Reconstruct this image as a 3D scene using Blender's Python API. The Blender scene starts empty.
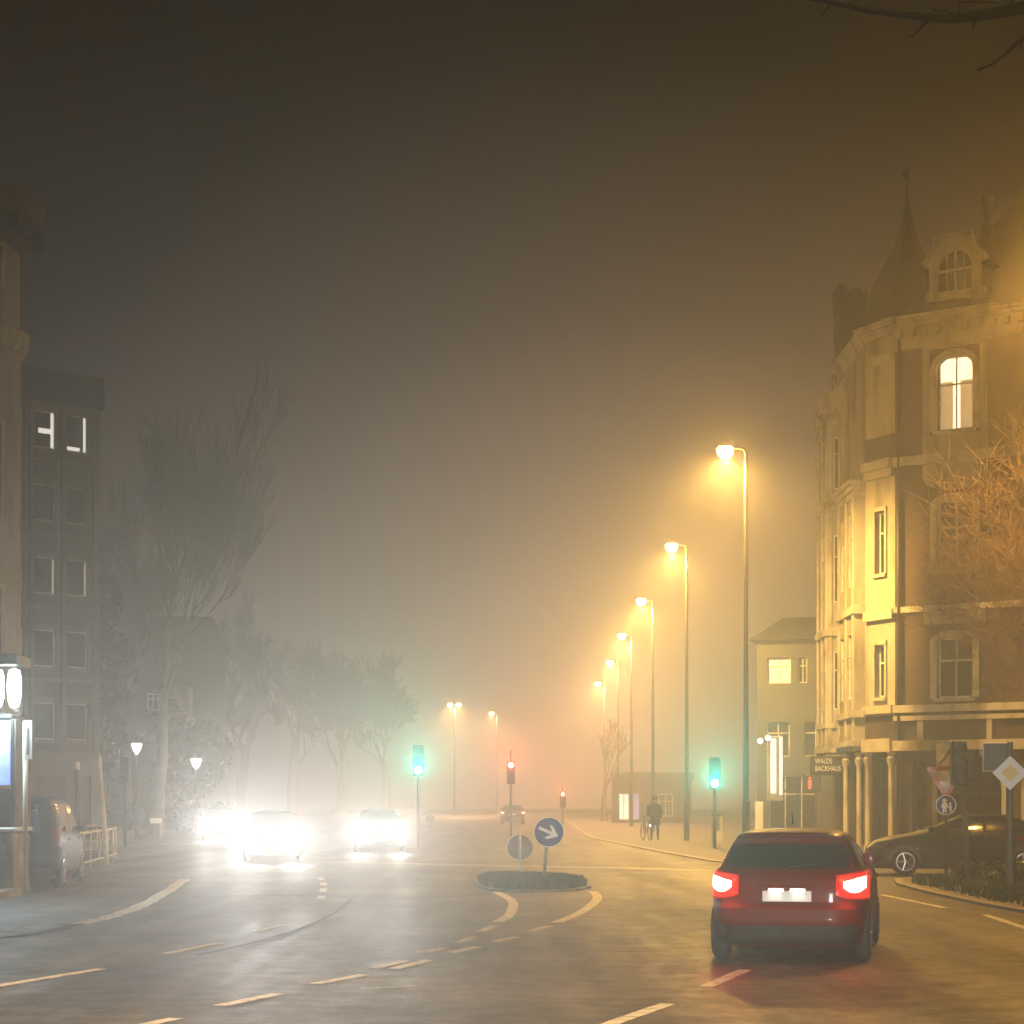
FOG, FOG_G = 0.0041, 0.76
P_ROW, P_FAR, P_NEAR, P_BACK, BL = 21000, 24000, 8500, 8500, .75
BOWL = 640
P_GREEN, P_RED, P_TAIL, P_HEAD = 23000, 15000, 24, 18000
P_KIOSK, P_DIP = 380, 16000
GLOW = .50
GLOW_Z = ((0.0, .85), (.05, .72), (.13, .42), (.24, .15), (.36, .008), (1.0, .002))
LOBE_X, LOBE_Z, LOBE_C = .05, .02, (1.0, .57, .34)
LOBE = ((0.0, 1.4), (.06, 1.0), (.13, .42), (.22, .12), (.34, .004), (.5, 0))
import bpy, math, random
from mathutils import Vector, Matrix, noise
R = math.radians
D = bpy.data
SC = bpy.context.scene
COL = SC.collection
random.seed(11)

# ------------------------------------------------------------------ camera frame
F, EYE, U0, V0 = 2000.0, 1.75, 512.0, 800.0        # focal length in pixels, eye height, horizon row


def at(u, v, Y):
    "world point seen at pixel (u, v) standing Y metres away"
    return Vector(((u - U0) / F * Y, Y, EYE - (v - V0) / F * Y))


def gr(u, v, z=0.0):
    "ground point seen at pixel (u, v)"
    Y = F * (EYE - z) / (v - V0)
    return Vector(((u - U0) / F * Y, Y, z))


# ------------------------------------------------------------------ materials
def _n(nt, kind, **kw):
    n = nt.nodes.new(kind)
    for k, v in kw.items():
        setattr(n, k, v)
    return n


def mat(name, col, rough=0.6, metal=0.0, var=0.18, scale=6.0, bump=0.0, bscale=40.0, emit=None, estr=0.0,
        spec=0.5, coat=0.0, stain=None, stain_scale=1.2, sample=False, streak=1.0):
    m = D.materials.new(name)
    m.use_nodes = True
    nt = m.node_tree
    b = nt.nodes['Principled BSDF']
    b.inputs['Roughness'].default_value = rough
    b.inputs['Metallic'].default_value = metal
    b.inputs['Specular IOR Level'].default_value = spec
    if coat:
        b.inputs['Coat Weight'].default_value = coat
        b.inputs['Coat Roughness'].default_value = 0.08
    tc = _n(nt, 'ShaderNodeTexCoord')
    nz = _n(nt, 'ShaderNodeTexNoise')
    nz.inputs['Scale'].default_value = scale
    nz.inputs['Detail'].default_value = 6
    nt.links.new(tc.outputs['Object'], nz.inputs['Vector'])
    rp = _n(nt, 'ShaderNodeValToRGB')
    rp.color_ramp.elements[0].position = 0.3
    rp.color_ramp.elements[1].position = 0.7
    c = Vector(col)
    rp.color_ramp.elements[0].color = (*(c * (1 - var)), 1)
    rp.color_ramp.elements[1].color = (*(c * (1 + var)), 1)
    nt.links.new(nz.outputs['Fac'], rp.inputs['Fac'])
    out = rp.outputs['Color']
    if stain is not None:
        n2 = _n(nt, 'ShaderNodeTexNoise')
        n2.inputs['Scale'].default_value = stain_scale
        n2.inputs['Detail'].default_value = 8
        n2.inputs['Roughness'].default_value = 0.65
        mps = _n(nt, 'ShaderNodeMapping')
        mps.inputs['Scale'].default_value = (1, 1, streak)
        nt.links.new(tc.outputs['Object'], mps.inputs['Vector'])
        nt.links.new(mps.outputs['Vector'], n2.inputs['Vector'])
        r2 = _n(nt, 'ShaderNodeValToRGB')
        r2.color_ramp.elements[0].position = 0.48
        r2.color_ramp.elements[1].position = 0.66
        nt.links.new(n2.outputs['Fac'], r2.inputs['Fac'])
        mx = _n(nt, 'ShaderNodeMix', data_type='RGBA')
        nt.links.new(r2.outputs['Color'], mx.inputs['Factor'])
        nt.links.new(out, mx.inputs['A'])
        mx.inputs['B'].default_value = (*stain, 1)
        out = mx.outputs['Result']
    nt.links.new(out, b.inputs['Base Color'])
    if bump:
        n3 = _n(nt, 'ShaderNodeTexNoise')
        n3.inputs['Scale'].default_value = bscale
        n3.inputs['Detail'].default_value = 4
        nt.links.new(tc.outputs['Object'], n3.inputs['Vector'])
        bp = _n(nt, 'ShaderNodeBump')
        bp.inputs['Strength'].default_value = bump
        bp.inputs['Distance'].default_value = 0.02
        nt.links.new(n3.outputs['Fac'], bp.inputs['Height'])
        nt.links.new(bp.outputs['Normal'], b.inputs['Normal'])
    if emit is not None:
        b.inputs['Emission Color'].default_value = (*emit, 1)
        b.inputs['Emission Strength'].default_value = estr
        m.cycles.emission_sampling = 'AUTO' if sample else 'NONE'
    return m


def asphalt(name):
    "damp asphalt: fine aggregate, large worn patches, wheel-polished sheen"
    m = D.materials.new(name)
    m.use_nodes = True
    nt = m.node_tree
    b = nt.nodes['Principled BSDF']
    b.inputs['Specular IOR Level'].default_value = 0.38
    L = nt.links.new
    tc = _n(nt, 'ShaderNodeTexCoord')

    def nz(scale, detail=6, rough=0.55, stretch=None):
        n = _n(nt, 'ShaderNodeTexNoise')
        n.inputs['Scale'].default_value = scale
        n.inputs['Detail'].default_value = detail
        n.inputs['Roughness'].default_value = rough
        if stretch:
            mp = _n(nt, 'ShaderNodeMapping')
            mp.inputs['Scale'].default_value = stretch
            mp.inputs['Rotation'].default_value = (0, 0, R(14))
            L(tc.outputs['Object'], mp.inputs['Vector'])
            L(mp.outputs['Vector'], n.inputs['Vector'])
        else:
            L(tc.outputs['Object'], n.inputs['Vector'])
        return n

    def ramp(src, stops):
        r = _n(nt, 'ShaderNodeValToRGB')
        e = r.color_ramp.elements
        while len(e) < len(stops):
            e.new(0.5)
        for q, (p, c) in zip(e, stops):
            q.position = p
            q.color = (c, c, c, 1) if not isinstance(c, tuple) else (*c, 1)
        L(src, r.inputs['Fac'])
        return r.outputs['Color']

    big = ramp(nz(0.35, 7, 0.6).outputs['Fac'], [(0.34, (0.026, 0.024, 0.021)), (0.5, (0.060, 0.055, 0.048)), (0.64, (0.105, 0.096, 0.082))])
    lanes = ramp(nz(0.9, 4, 0.5, (1.6, 0.06, 1)).outputs['Fac'], [(0.38, 0.55), (0.62, 1.3)])
    grain = ramp(nz(45, 3, 0.7).outputs['Fac'], [(0.36, 0.35), (0.66, 1.9)])
    m1 = _n(nt, 'ShaderNodeMix', data_type='RGBA', blend_type='MULTIPLY')
    m1.inputs['Factor'].default_value = 1
    L(big, m1.inputs['A']); L(lanes, m1.inputs['B'])
    m2 = _n(nt, 'ShaderNodeMix', data_type='RGBA', blend_type='MULTIPLY')
    m2.inputs['Factor'].default_value = 0.8
    L(m1.outputs['Result'], m2.inputs['A']); L(grain, m2.inputs['B'])
    # repair patches and scuffs a hand to a metre wide, long tyre-dark bands
    scuff = ramp(nz(5.0, 8, 0.72).outputs['Fac'], [(0.36, 0.45), (0.5, 1.0), (0.66, 1.6)])
    m3 = _n(nt, 'ShaderNodeMix', data_type='RGBA', blend_type='MULTIPLY')
    m3.inputs['Factor'].default_value = 0.6
    L(m2.outputs['Result'], m3.inputs['A']); L(scuff, m3.inputs['B'])
    L(m3.outputs['Result'], b.inputs['Base Color'])
    rr = ramp(nz(0.5, 6, 0.6, (1.4, 0.12, 1)).outputs['Fac'], [(0.3, 0.52), (0.7, 0.72)])
    r2 = ramp(nz(2.6, 8, 0.7).outputs['Fac'], [(0.35, 0.85), (0.65, 1.18)])
    mr_ = _n(nt, 'ShaderNodeMath', operation='MULTIPLY')
    L(rr, mr_.inputs[0]); L(r2, mr_.inputs[1])
    L(mr_.outputs[0], b.inputs['Roughness'])
    bp = _n(nt, 'ShaderNodeBump')
    bp.inputs['Strength'].default_value = 0.13
    bp.inputs['Distance'].default_value = 0.012
    L(nz(28, 5, 0.75).outputs['Fac'], bp.inputs['Height'])
    L(bp.outputs['Normal'], b.inputs['Normal'])
    return m


def brick(name, c1, c2, mortar, s=4.0):
    m = D.materials.new(name)
    m.use_nodes = True
    nt = m.node_tree
    b = nt.nodes['Principled BSDF']
    b.inputs['Roughness'].default_value = 0.8
    tc = _n(nt, 'ShaderNodeTexCoord')
    mp = _n(nt, 'ShaderNodeMapping')
    mp.inputs['Rotation'].default_value = (R(90), 0, 0)
    br = _n(nt, 'ShaderNodeTexBrick')
    br.inputs['Scale'].default_value = s
    br.inputs['Color1'].default_value = (*c1, 1)
    br.inputs['Color2'].default_value = (*c2, 1)
    br.inputs['Mortar'].default_value = (*mortar, 1)
    br.inputs['Mortar Size'].default_value = 0.012
    nt.links.new(tc.outputs['Object'], mp.inputs['Vector'])
    nt.links.new(mp.outputs['Vector'], br.inputs['Vector'])
    nz = _n(nt, 'ShaderNodeTexNoise')
    nz.inputs['Scale'].default_value = 1.6
    nz.inputs['Detail'].default_value = 8
    nz.inputs['Roughness'].default_value = .65
    mp2 = _n(nt, 'ShaderNodeMapping')
    mp2.inputs['Scale'].default_value = (1, 1, .22)
    nt.links.new(tc.outputs['Object'], mp2.inputs['Vector'])
    nt.links.new(mp2.outputs['Vector'], nz.inputs['Vector'])
    rp = _n(nt, 'ShaderNodeValToRGB')
    rp.color_ramp.elements[0].position = 0.3
    rp.color_ramp.elements[0].color = (0.45, 0.45, 0.45, 1)
    rp.color_ramp.elements[1].position = 0.7
    rp.color_ramp.elements[1].color = (1.45, 1.4, 1.3, 1)
    nt.links.new(nz.outputs['Fac'], rp.inputs['Fac'])
    mx = _n(nt, 'ShaderNodeMix', data_type='RGBA', blend_type='MULTIPLY')
    mx.inputs['Factor'].default_value = 1
    nt.links.new(br.outputs['Color'], mx.inputs['A'])
    nt.links.new(rp.outputs['Color'], mx.inputs['B'])
    nt.links.new(mx.outputs['Result'], b.inputs['Base Color'])
    return m


M = {}
M['asphalt'] = asphalt('damp_asphalt')
M['soil'] = mat('soil', (0.05, 0.045, 0.035), 0.9, var=0.3, scale=2)
M['paving'] = mat('paving', (0.11, 0.105, 0.098), 0.7, var=0.25, scale=3, bump=0.4, bscale=12, stain=(0.06, 0.056, 0.05))
M['kerb'] = mat('kerb_stone', (0.24, 0.23, 0.21), 0.7, var=0.25, scale=5, stain=(0.12, 0.11, 0.1))
M['paint'] = mat('road_paint', (0.80, 0.79, 0.76), 0.6, var=0.12, scale=9, stain=(0.34, 0.33, 0.31), stain_scale=6)
M['oldpaint'] = mat('worn_road_paint', (0.22, 0.21, 0.19), 0.55, var=0.3, scale=7, stain=(0.08, 0.075, 0.07), stain_scale=2.5)
M['tar'] = mat('tar_seam', (0.022, 0.020, 0.018), 0.8, var=0.3, spec=0.2)
M['grass'] = mat('grass', (0.045, 0.075, 0.022), 0.8, var=0.45, scale=3)
M['galv'] = mat('galvanised_steel', (0.32, 0.32, 0.32), 0.5, 0.6, var=0.12)
M['darkmetal'] = mat('dark_metal', (0.03, 0.03, 0.032), 0.45, 0.3)
M['polegrey'] = mat('pole_paint', (0.09, 0.09, 0.085), 0.5, 0.2)
M['whitemetal'] = mat('white_metal', (0.68, 0.68, 0.66), 0.5, var=0.1, stain=(0.4, 0.39, 0.36))
M['signwhite'] = mat('sign_white', (0.78, 0.78, 0.77), 0.35, var=0.04)
M['signblue'] = mat('sign_blue', (0.012, 0.05, 0.30), 0.35, var=0.08)
M['signred'] = mat('sign_red', (0.5, 0.02, 0.02), 0.35, var=0.08)
M['darklens'] = mat('unlit_red_lens', (0.10, 0.004, 0.004), 0.3, var=0.08)
M['signyellow'] = mat('sign_yellow', (0.75, 0.48, 0.03), 0.35, var=0.06)
M['signback'] = mat('sign_back', (0.22, 0.22, 0.22), 0.5, 0.4, var=0.2)
M['plastic'] = mat('black_plastic', (0.02, 0.02, 0.021), 0.5)
M['tyre'] = mat('tyre_rubber', (0.018, 0.018, 0.018), 0.85)
M['rim'] = mat('alloy', (0.22, 0.22, 0.23), 0.3, 0.8)
M['carglass'] = mat('car_glass', (0.012, 0.013, 0.014), 0.06, spec=0.7, var=0.05)
M['glass'] = mat('window_glass', (0.02, 0.021, 0.022), 0.08, spec=0.6, var=0.2, scale=0.7)
M['redpaint'] = mat('red_car_paint', (0.12, 0.0016, 0.0012), 0.45, 0.0, var=0.05, coat=0.12, spec=.2)
M['blackpaint'] = mat('black_car_paint', (0.006, 0.006, 0.007), 0.5, 0.0, var=0.05, coat=0.03, spec=.15)
M['greypaint'] = mat('dark_grey_car_paint', (0.05, 0.055, 0.06), 0.28, 0.4, var=0.05, coat=0.8)
M['silverpaint'] = mat('silver_car_paint', (0.34, 0.36, 0.38), 0.3, 0.5, var=0.05, coat=0.8)
M['chrome'] = mat('chrome', (0.7, 0.7, 0.7), 0.15, 1.0, var=0.03)
M['stucco'] = mat('stucco', (0.36, 0.335, 0.28), 0.85, var=0.14, scale=1.5, bump=0.15, bscale=20, stain=(0.17, 0.145, 0.105), stain_scale=1.3, streak=.2)
M['trim'] = mat('stone_trim', (0.44, 0.415, 0.35), 0.8, var=0.1, scale=2, stain=(0.22, 0.19, 0.14), stain_scale=1.6, streak=.4)
M['brick'] = brick('brown_brick', (0.062, 0.035, 0.021), (0.048, 0.027, 0.016), (0.075, 0.06, 0.044))
M['slate'] = mat('slate_roof', (0.028, 0.026, 0.024), 0.7, var=0.3, scale=3, bump=0.3, bscale=8)
M['concrete'] = mat('concrete_panel', (0.15, 0.15, 0.14), 0.85, var=0.15, scale=1.2, stain=(0.08, 0.08, 0.075), stain_scale=1.2, streak=.2)
M['spandrel'] = mat('spandrel_panel', (0.085, 0.085, 0.08), 0.75, var=0.12, scale=1)
M['palewall'] = mat('pale_blue_grey_plaster', (0.34, 0.37, 0.38), 0.85, var=0.12, scale=0.8, stain=(0.22, 0.24, 0.25), stain_scale=1.2, streak=.3)
M['darkwall'] = mat('dark_plaster', (0.035, 0.035, 0.034), 0.85, var=0.2, scale=1)
M['greywall'] = mat('grey_plaster', (0.18, 0.18, 0.165), 0.85, var=0.15, scale=0.8, stain=(0.12, 0.12, 0.112))
M['bark'] = mat('bark', (0.16, 0.15, 0.135), 0.9, var=0.35, scale=4)
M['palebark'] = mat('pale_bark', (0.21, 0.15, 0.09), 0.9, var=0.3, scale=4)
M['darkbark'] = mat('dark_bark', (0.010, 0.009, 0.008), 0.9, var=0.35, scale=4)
M['ivy'] = mat('evergreen_leaf', (0.018, 0.03, 0.012), 0.6, var=0.5, scale=2)
M['cloth'] = mat('dark_coat', (0.02, 0.02, 0.024), 0.9, var=0.2)
M['jeans'] = mat('dark_trousers', (0.03, 0.035, 0.05), 0.9, var=0.2)
M['skin'] = mat('skin', (0.5, 0.32, 0.23), 0.6, var=0.08)
M['hair'] = mat('hair', (0.04, 0.025, 0.015), 0.7)
M['curtain'] = mat('curtain', (0.6, 0.56, 0.48), 0.9, var=0.1)
# things that give off light
SOD = (1.0, 0.545, 0.115)
SOD_FAR = (1.0, 0.47, 0.17)
M['e_sodium'] = mat('lit_sodium_bowl', (0.8, 0.8, 0.8), 0.4, emit=(1, 0.53, 0.09), estr=BOWL, sample=True)
M['e_lantern'] = mat('lit_lantern_glass', (0.8, 0.8, 0.8), 0.4, emit=(1, 0.98, 0.86), estr=5)
M['e_head'] = mat('lit_headlight', (0.8, 0.8, 0.8), 0.2, emit=(1, 0.97, 0.92), estr=80)
M['e_tail'] = mat('lit_tail_lens', (0.5, 0.01, 0.01), 0.2, emit=(1, 0.012, 0.010), estr=0.35, sample=False)  # outer lens enlarged and dimly emissive to imitate the lamp's red bloom
M['e_tailmid'] = mat('lit_tail_reflector', (0.5, 0.01, 0.01), 0.2, emit=(1, 0.03, 0.02), estr=1.6, sample=True)  # middle step of the red bloom, put in as emission
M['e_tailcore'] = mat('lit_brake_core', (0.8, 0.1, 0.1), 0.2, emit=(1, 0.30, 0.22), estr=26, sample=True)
M['e_plate'] = mat('lit_plate_lamp', (0.8, 0.8, 0.8), 0.3, emit=(1, 0.86, 0.75), estr=1.6)
M['e_green'] = mat('lit_green_lens', (0.1, 0.5, 0.4), 0.2, emit=(0.25, 1, 0.82), estr=16)
M['e_red'] = mat('lit_red_lens', (0.5, 0.02, 0.02), 0.2, emit=(1, 0.30, 0.22), estr=10)
M['e_redman'] = mat('lit_red_figure', (0.5, 0.02, 0.02), 0.2, emit=(1, 0.22, 0.12), estr=1.3)
M['e_win'] = mat('lit_window', (0.8, 0.8, 0.8), 0.4, emit=(1, 0.82, 0.48), estr=2.6, var=0.3, scale=2)
M['e_windim'] = mat('dim_lit_window', (0.5, 0.5, 0.5), 0.4, emit=(1, 0.86, 0.62), estr=0.55)
M['e_winwhite'] = mat('cool_lit_window', (0.8, 0.8, 0.8), 0.4, emit=(1, 0.86, 0.70), estr=0.45)
M['e_tube'] = mat('lit_white_globe', (0.9, 0.9, 0.9), 0.4, emit=(0.93, 1, 0.98), estr=3.5)
M['e_blue'] = mat('lit_blue_panel', (0.4, 0.5, 0.8), 0.3, emit=(0.10, 0.22, 1.0), estr=0.75)
M['e_curtain'] = mat('backlit_curtain', (0.6, 0.5, 0.35), 0.9, emit=(1, 0.68, 0.33), estr=0.55, var=0.1)
M['e_strip'] = mat('lit_window_edge', (0.8, 0.8, 0.8), 0.4, emit=(1, 0.95, 0.86), estr=1.3)
M['e_shop'] = mat('lit_shop_sign', (0.9, 0.9, 0.9), 0.4, emit=(1, 0.93, 0.78), estr=1.6)


# ------------------------------------------------------------------ mesh builder
class MB:
    def __init__(s):
        s.v, s.f = [], []

    def add(s, vs, fs):
        o = len(s.v)
        s.v += [Vector(p) for p in vs]
        s.f += [[i + o for i in f] for f in fs]
        return s

    def box(s, c, d, rz=0.0, m=None):
        cx, cy, cz = c
        hx, hy, hz = d[0] / 2, d[1] / 2, d[2] / 2
        ca, sa = math.cos(rz), math.sin(rz)
        vs = []
        for z in (-hz, hz):
            for x, y in ((-hx, -hy), (hx, -hy), (hx, hy), (-hx, hy)):
                p = Vector((cx + x * ca - y * sa, cy + x * sa + y * ca, cz + z))
                vs.append(m @ p if m else p)
        return s.add(vs, [(3, 2, 1, 0), (4, 5, 6, 7), (0, 1, 5, 4), (1, 2, 6, 5), (2, 3, 7, 6), (3, 0, 4, 7)])

    def bbox(s, c, d, b=0.02):
        "box with chamfered edges"
        hx, hy, hz = d[0] / 2, d[1] / 2, d[2] / 2
        b = min(b, hx * 0.9, hy * 0.9, hz * 0.9)
        rings = []
        for z, k in ((-hz, b), (-hz + b, 0), (hz - b, 0), (hz, b)):
            x, y, q = hx - k, hy - k, b
            rings.append([(x - q, -y, z), (x, -y + q, z), (x, y - q, z), (x - q, y, z), (-x + q, y, z), (-x, y - q, z), (-x, -y + q, z), (-x + q, -y, z)])
        return s.loft([[Vector(c) + Vector(p) for p in r] for r in rings])

    def loft(s, rings, cap=True, closed=True):
        n = len(rings[0])
        vs = [p for r in rings for p in r]
        fs = []
        for i in range(len(rings) - 1):
            for j in range(n if closed else n - 1):
                k = (j + 1) % n
                fs.append((i * n + j, i * n + k, (i + 1) * n + k, (i + 1) * n + j))
        if cap:
            fs.append(tuple(reversed(range(n))))
            fs.append(tuple((len(rings) - 1) * n + j for j in range(n)))
        return s.add(vs, fs)

    def tube(s, pts, rad, n=8, cap=True):
        pts = [Vector(p) for p in pts]
        if not isinstance(rad, (list, tuple)):
            rad = [rad] * len(pts)
        t = (pts[1] - pts[0]).normalized()
        a = Vector((0, 0, 1)) if abs(t.z) < 0.9 else Vector((1, 0, 0))
        x = t.cross(a).normalized()
        rings = []
        for i, p in enumerate(pts):
            if i == 0:
                d = pts[1] - pts[0]
            elif i == len(pts) - 1:
                d = pts[-1] - pts[-2]
            else:
                d = pts[i + 1] - pts[i - 1]
            d = d.normalized()
            x = (x - d * x.dot(d))
            x = x.normalized() if x.length > 1e-6 else d.orthogonal().normalized()
            y = d.cross(x)
            rings.append([p + (x * math.cos(2 * math.pi * k / n) + y * math.sin(2 * math.pi * k / n)) * rad[i] for k in range(n)])
        return s.loft(rings, cap)

    def lathe(s, prof, n=20, c=(0, 0, 0), axis='z', sq=1.0, ph=0.0, ring=False):
        c = Vector(c)
        rings = []
        for r, h in prof:
            ring_ = []
            for k in range(n):
                a = 2 * math.pi * k / n + ph
                p, q = r * math.cos(a), r * math.sin(a) * sq
                ring_.append(c + (Vector((p, q, h)) if axis == 'z' else Vector((p, -h, q)) if axis == 'y' else Vector((h, p, q))))
            rings.append(ring_)
        if ring: rings.append(rings[0])
        return s.loft(rings, cap=not ring)

    def prism(s, poly, o, ex, ez, n, d):
        "extrude the polygon (2-D in axes ex, ez at origin o) by d along n"
        o, ex, ez, n = Vector(o), Vector(ex), Vector(ez), Vector(n)
        a = [o + ex * p + ez * q for p, q in poly]
        b = [p + n * d for p in a]
        k = len(poly)
        return s.add(a + b, [tuple(range(k)), tuple(reversed(range(k, 2 * k)))] + [(i, i + k, (i + 1) % k + k, (i + 1) % k) for i in range(k)])

    def grid(s, fn, nu, nv, flip=False):
        vs = [fn(i / nu, j / nv) for j in range(nv + 1) for i in range(nu + 1)]
        fs = []
        for j in range(nv):
            for i in range(nu):
                a = j * (nu + 1) + i
                q = (a, a + 1, a + nu + 2, a + nu + 1)
                fs.append(q[::-1] if flip else q)
        return s.add(vs, fs)

    def build(s, name, m, parent=None, smooth=False, sharp=None):
        me = D.meshes.new(name)
        me.from_pydata([tuple(p) for p in s.v], [], s.f)
        me.validate()
        import bmesh
        bm = bmesh.new()
        bm.from_mesh(me)
        bmesh.ops.recalc_face_normals(bm, faces=bm.faces)
        bm.to_mesh(me)
        bm.free()
        if smooth:
            me.polygons.foreach_set('use_smooth', [True] * len(me.polygons))
            if sharp:
                me.set_sharp_from_angle(angle=R(sharp))
        me.materials.append(m if not isinstance(m, str) else M[m])
        o = D.objects.new(name, me)
        COL.objects.link(o)
        if parent:
            o.parent = parent
        return o


def tag(o, label=None, cat=None, group=None, kind=None):
    if label: o['label'] = label
    if cat: o['category'] = cat
    if group: o['group'] = group
    if kind: o['kind'] = kind
    return o


def thing(name, label, cat, loc=(0, 0, 0), rz=0.0, group=None):
    o = D.objects.new(name, None)
    o.empty_display_size = 0.3
    o.location = loc
    o.rotation_euler = (0, 0, rz)
    COL.objects.link(o)
    return tag(o, label, cat, group)


def kids(o):
    return [c for c in COL.objects if c.parent == o]


def dup(o, parent=None):
    c = o.copy()
    COL.objects.link(c)
    if parent: c.parent = parent
    for ch in kids(o):
        dup(ch, c)
    return c


def aim(o, d):
    o.rotation_euler = Vector(d).to_track_quat('-Z', 'Y').to_euler()


def spot(loc, d, energy, col, size=120, blend=0.5, radius=0.1, parent=None):
    l = D.lights.new('lamp_light', 'SPOT')
    l.energy, l.color, l.spot_size, l.spot_blend, l.shadow_soft_size = energy, col, R(size), blend, radius
    o = D.objects.new('lamp_light', l)
    o.location = loc
    aim(o, d)
    COL.objects.link(o)
    if parent: o.parent = parent
    return o


def point(loc, energy, col, radius=0.1, parent=None):
    l = D.lights.new('lamp_light', 'POINT')
    l.energy, l.color, l.shadow_soft_size = energy, col, radius
    o = D.objects.new('lamp_light', l)
    o.location = loc
    COL.objects.link(o)
    if parent: o.parent = parent
    return o


# ------------------------------------------------------------------ camera, world, render
cam = D.cameras.new('camera')
cam.sensor_width = 36.0
cam.lens = F / 1024 * 36.0
cam.shift_y = (V0 - 512) / 1024
cam.clip_end = 2000
co = D.objects.new('camera', cam)
co.location = (0, 0, EYE)
co.rotation_euler = (R(90), 0, 0)
COL.objects.link(co)
SC.camera = co

w = D.worlds.new('World')
SC.world = w
w.use_nodes = True
nt = w.node_tree
bg = nt.nodes['Background']
sky = nt.nodes.new('ShaderNodeTexSky')
sky.sky_type = 'NISHITA'
sky.sun_disc = False
sky.sun_elevation = R(-6)
sky.sun_rotation = R(200)
sky.altitude = 30
nt.links.new(sky.outputs['Color'], bg.inputs['Color'])
bg.inputs['Strength'].default_value = 0.05
# the town's own light hanging in the murk beyond the street: brightest at the horizon, orange over the lamps, greyer to the left
_l = nt.links.new
tcw = nt.nodes.new('ShaderNodeTexCoord')
sep = nt.nodes.new('ShaderNodeSeparateXYZ')
_l(tcw.outputs['Generated'], sep.inputs['Vector'])
rz_ = nt.nodes.new('ShaderNodeValToRGB')
e_ = rz_.color_ramp.elements
for p_, v_ in GLOW_Z[2:]: e_.new(.5)
for q_, (p_, v_) in zip(e_, GLOW_Z):
    q_.position = p_
    q_.color = (v_, v_, v_, 1)
_l(sep.outputs['Z'], rz_.inputs['Fac'])
mr = nt.nodes.new('ShaderNodeMapRange')
mr.inputs['From Min'].default_value = -.30
mr.inputs['From Max'].default_value = .25
_l(sep.outputs['X'], mr.inputs['Value'])
rx_ = nt.nodes.new('ShaderNodeValToRGB')
e_ = rx_.color_ramp.elements
e_.new(.5)
for q_, (p_, c_) in zip(e_, ((0.0, (.075, .095, .092)), (.5, (.265, .23, .218)), (1.0, (.34, .235, .125)))):
    q_.position = p_
    q_.color = (*c_, 1)
_l(mr.outputs['Result'], rx_.inputs['Fac'])
mu = nt.nodes.new('ShaderNodeMix')
mu.data_type = 'RGBA'
mu.blend_type = 'MULTIPLY'
mu.inputs['Factor'].default_value = 1
_l(rz_.outputs['Color'], mu.inputs['A'])
_l(rx_.outputs['Color'], mu.inputs['B'])
bg2 = nt.nodes.new('ShaderNodeBackground')
bg2.inputs['Strength'].default_value = GLOW
_l(mu.outputs['Result'], bg2.inputs['Color'])
# the lit town centre straight down the road: an amber lobe low on the horizon
dt_ = nt.nodes.new('ShaderNodeVectorMath')
dt_.operation = 'DOT_PRODUCT'
dt_.inputs[1].default_value = Vector((LOBE_X, 1, LOBE_Z)).normalized()
_l(tcw.outputs['Generated'], dt_.inputs[0])
ac_ = nt.nodes.new('ShaderNodeMath')
ac_.operation = 'ARCCOSINE'
ac_.use_clamp = False
_l(dt_.outputs['Value'], ac_.inputs[0])
rl_ = nt.nodes.new('ShaderNodeValToRGB')
e_ = rl_.color_ramp.elements
for p_, v_ in LOBE[2:]: e_.new(.5)
for q_, (p_, v_) in zip(e_, LOBE):
    q_.position = p_
    q_.color = (*(Vector(LOBE_C) * v_), 1)
_l(ac_.outputs['Value'], rl_.inputs['Fac'])
av_ = nt.nodes.new('ShaderNodeMix')
av_.data_type = 'RGBA'
av_.blend_type = 'ADD'
av_.clamp_result = False
av_.inputs['Factor'].default_value = 1
_l(mu.outputs['Result'], av_.inputs['A'])
_l(rl_.outputs['Color'], av_.inputs['B'])
_l(av_.outputs['Result'], bg2.inputs['Color'])
ad = nt.nodes.new('ShaderNodeAddShader')
_l(bg.outputs['Background'], ad.inputs[0])
_l(bg2.outputs['Background'], ad.inputs[1])
_l(ad.outputs['Shader'], nt.nodes['World Output'].inputs['Surface'])

SC.view_settings.view_transform = 'Standard'
SC.view_settings.look = 'None'
SC.view_settings.exposure = -0.6
SC.view_settings.gamma = 1.0
SC.render.engine = 'CYCLES'
cy = SC.cycles
cy.max_bounces = 6
cy.diffuse_bounces = 2
cy.glossy_bounces = 3
cy.transmission_bounces = 2
cy.volume_bounces = 1
cy.transparent_max_bounces = 6
cy.sample_clamp_direct = 0
cy.sample_clamp_indirect = 3
cy.caustics_reflective = False
cy.caustics_refractive = False
cy.use_denoising = True
# ------------------------------------------------------------------ haze
hz = MB().box((0, 190, 11.6), (520, 440, 25.24))
m = D.materials.new('fog')
m.use_nodes = True
nt = m.node_tree
nt.nodes.clear()
o_ = nt.nodes.new('ShaderNodeOutputMaterial')
pv = nt.nodes.new('ShaderNodeVolumePrincipled')
pv.inputs['Color'].default_value = (0.97, 0.97, 0.97, 1)
pv.inputs['Density'].default_value = FOG
pv.inputs['Anisotropy'].default_value = FOG_G
nt.links.new(pv.outputs['Volume'], o_.inputs['Volume'])
tag(hz.build('haze', m), kind='stuff')

# ------------------------------------------------------------------ ground and road
tag(MB().add([(-250, -25, -0.012), (250, -25, -0.012), (250, 400, -0.012), (-250, 400, -0.012)], [(0, 1, 2, 3)]).build('ground', 'soil'), kind='structure')
tag(MB().add([(-120, -24, 0), (120, -24, 0), (120, 390, 0), (-120, 390, 0)], [(0, 1, 2, 3)]).build('road', 'asphalt'), kind='structure')


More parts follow.
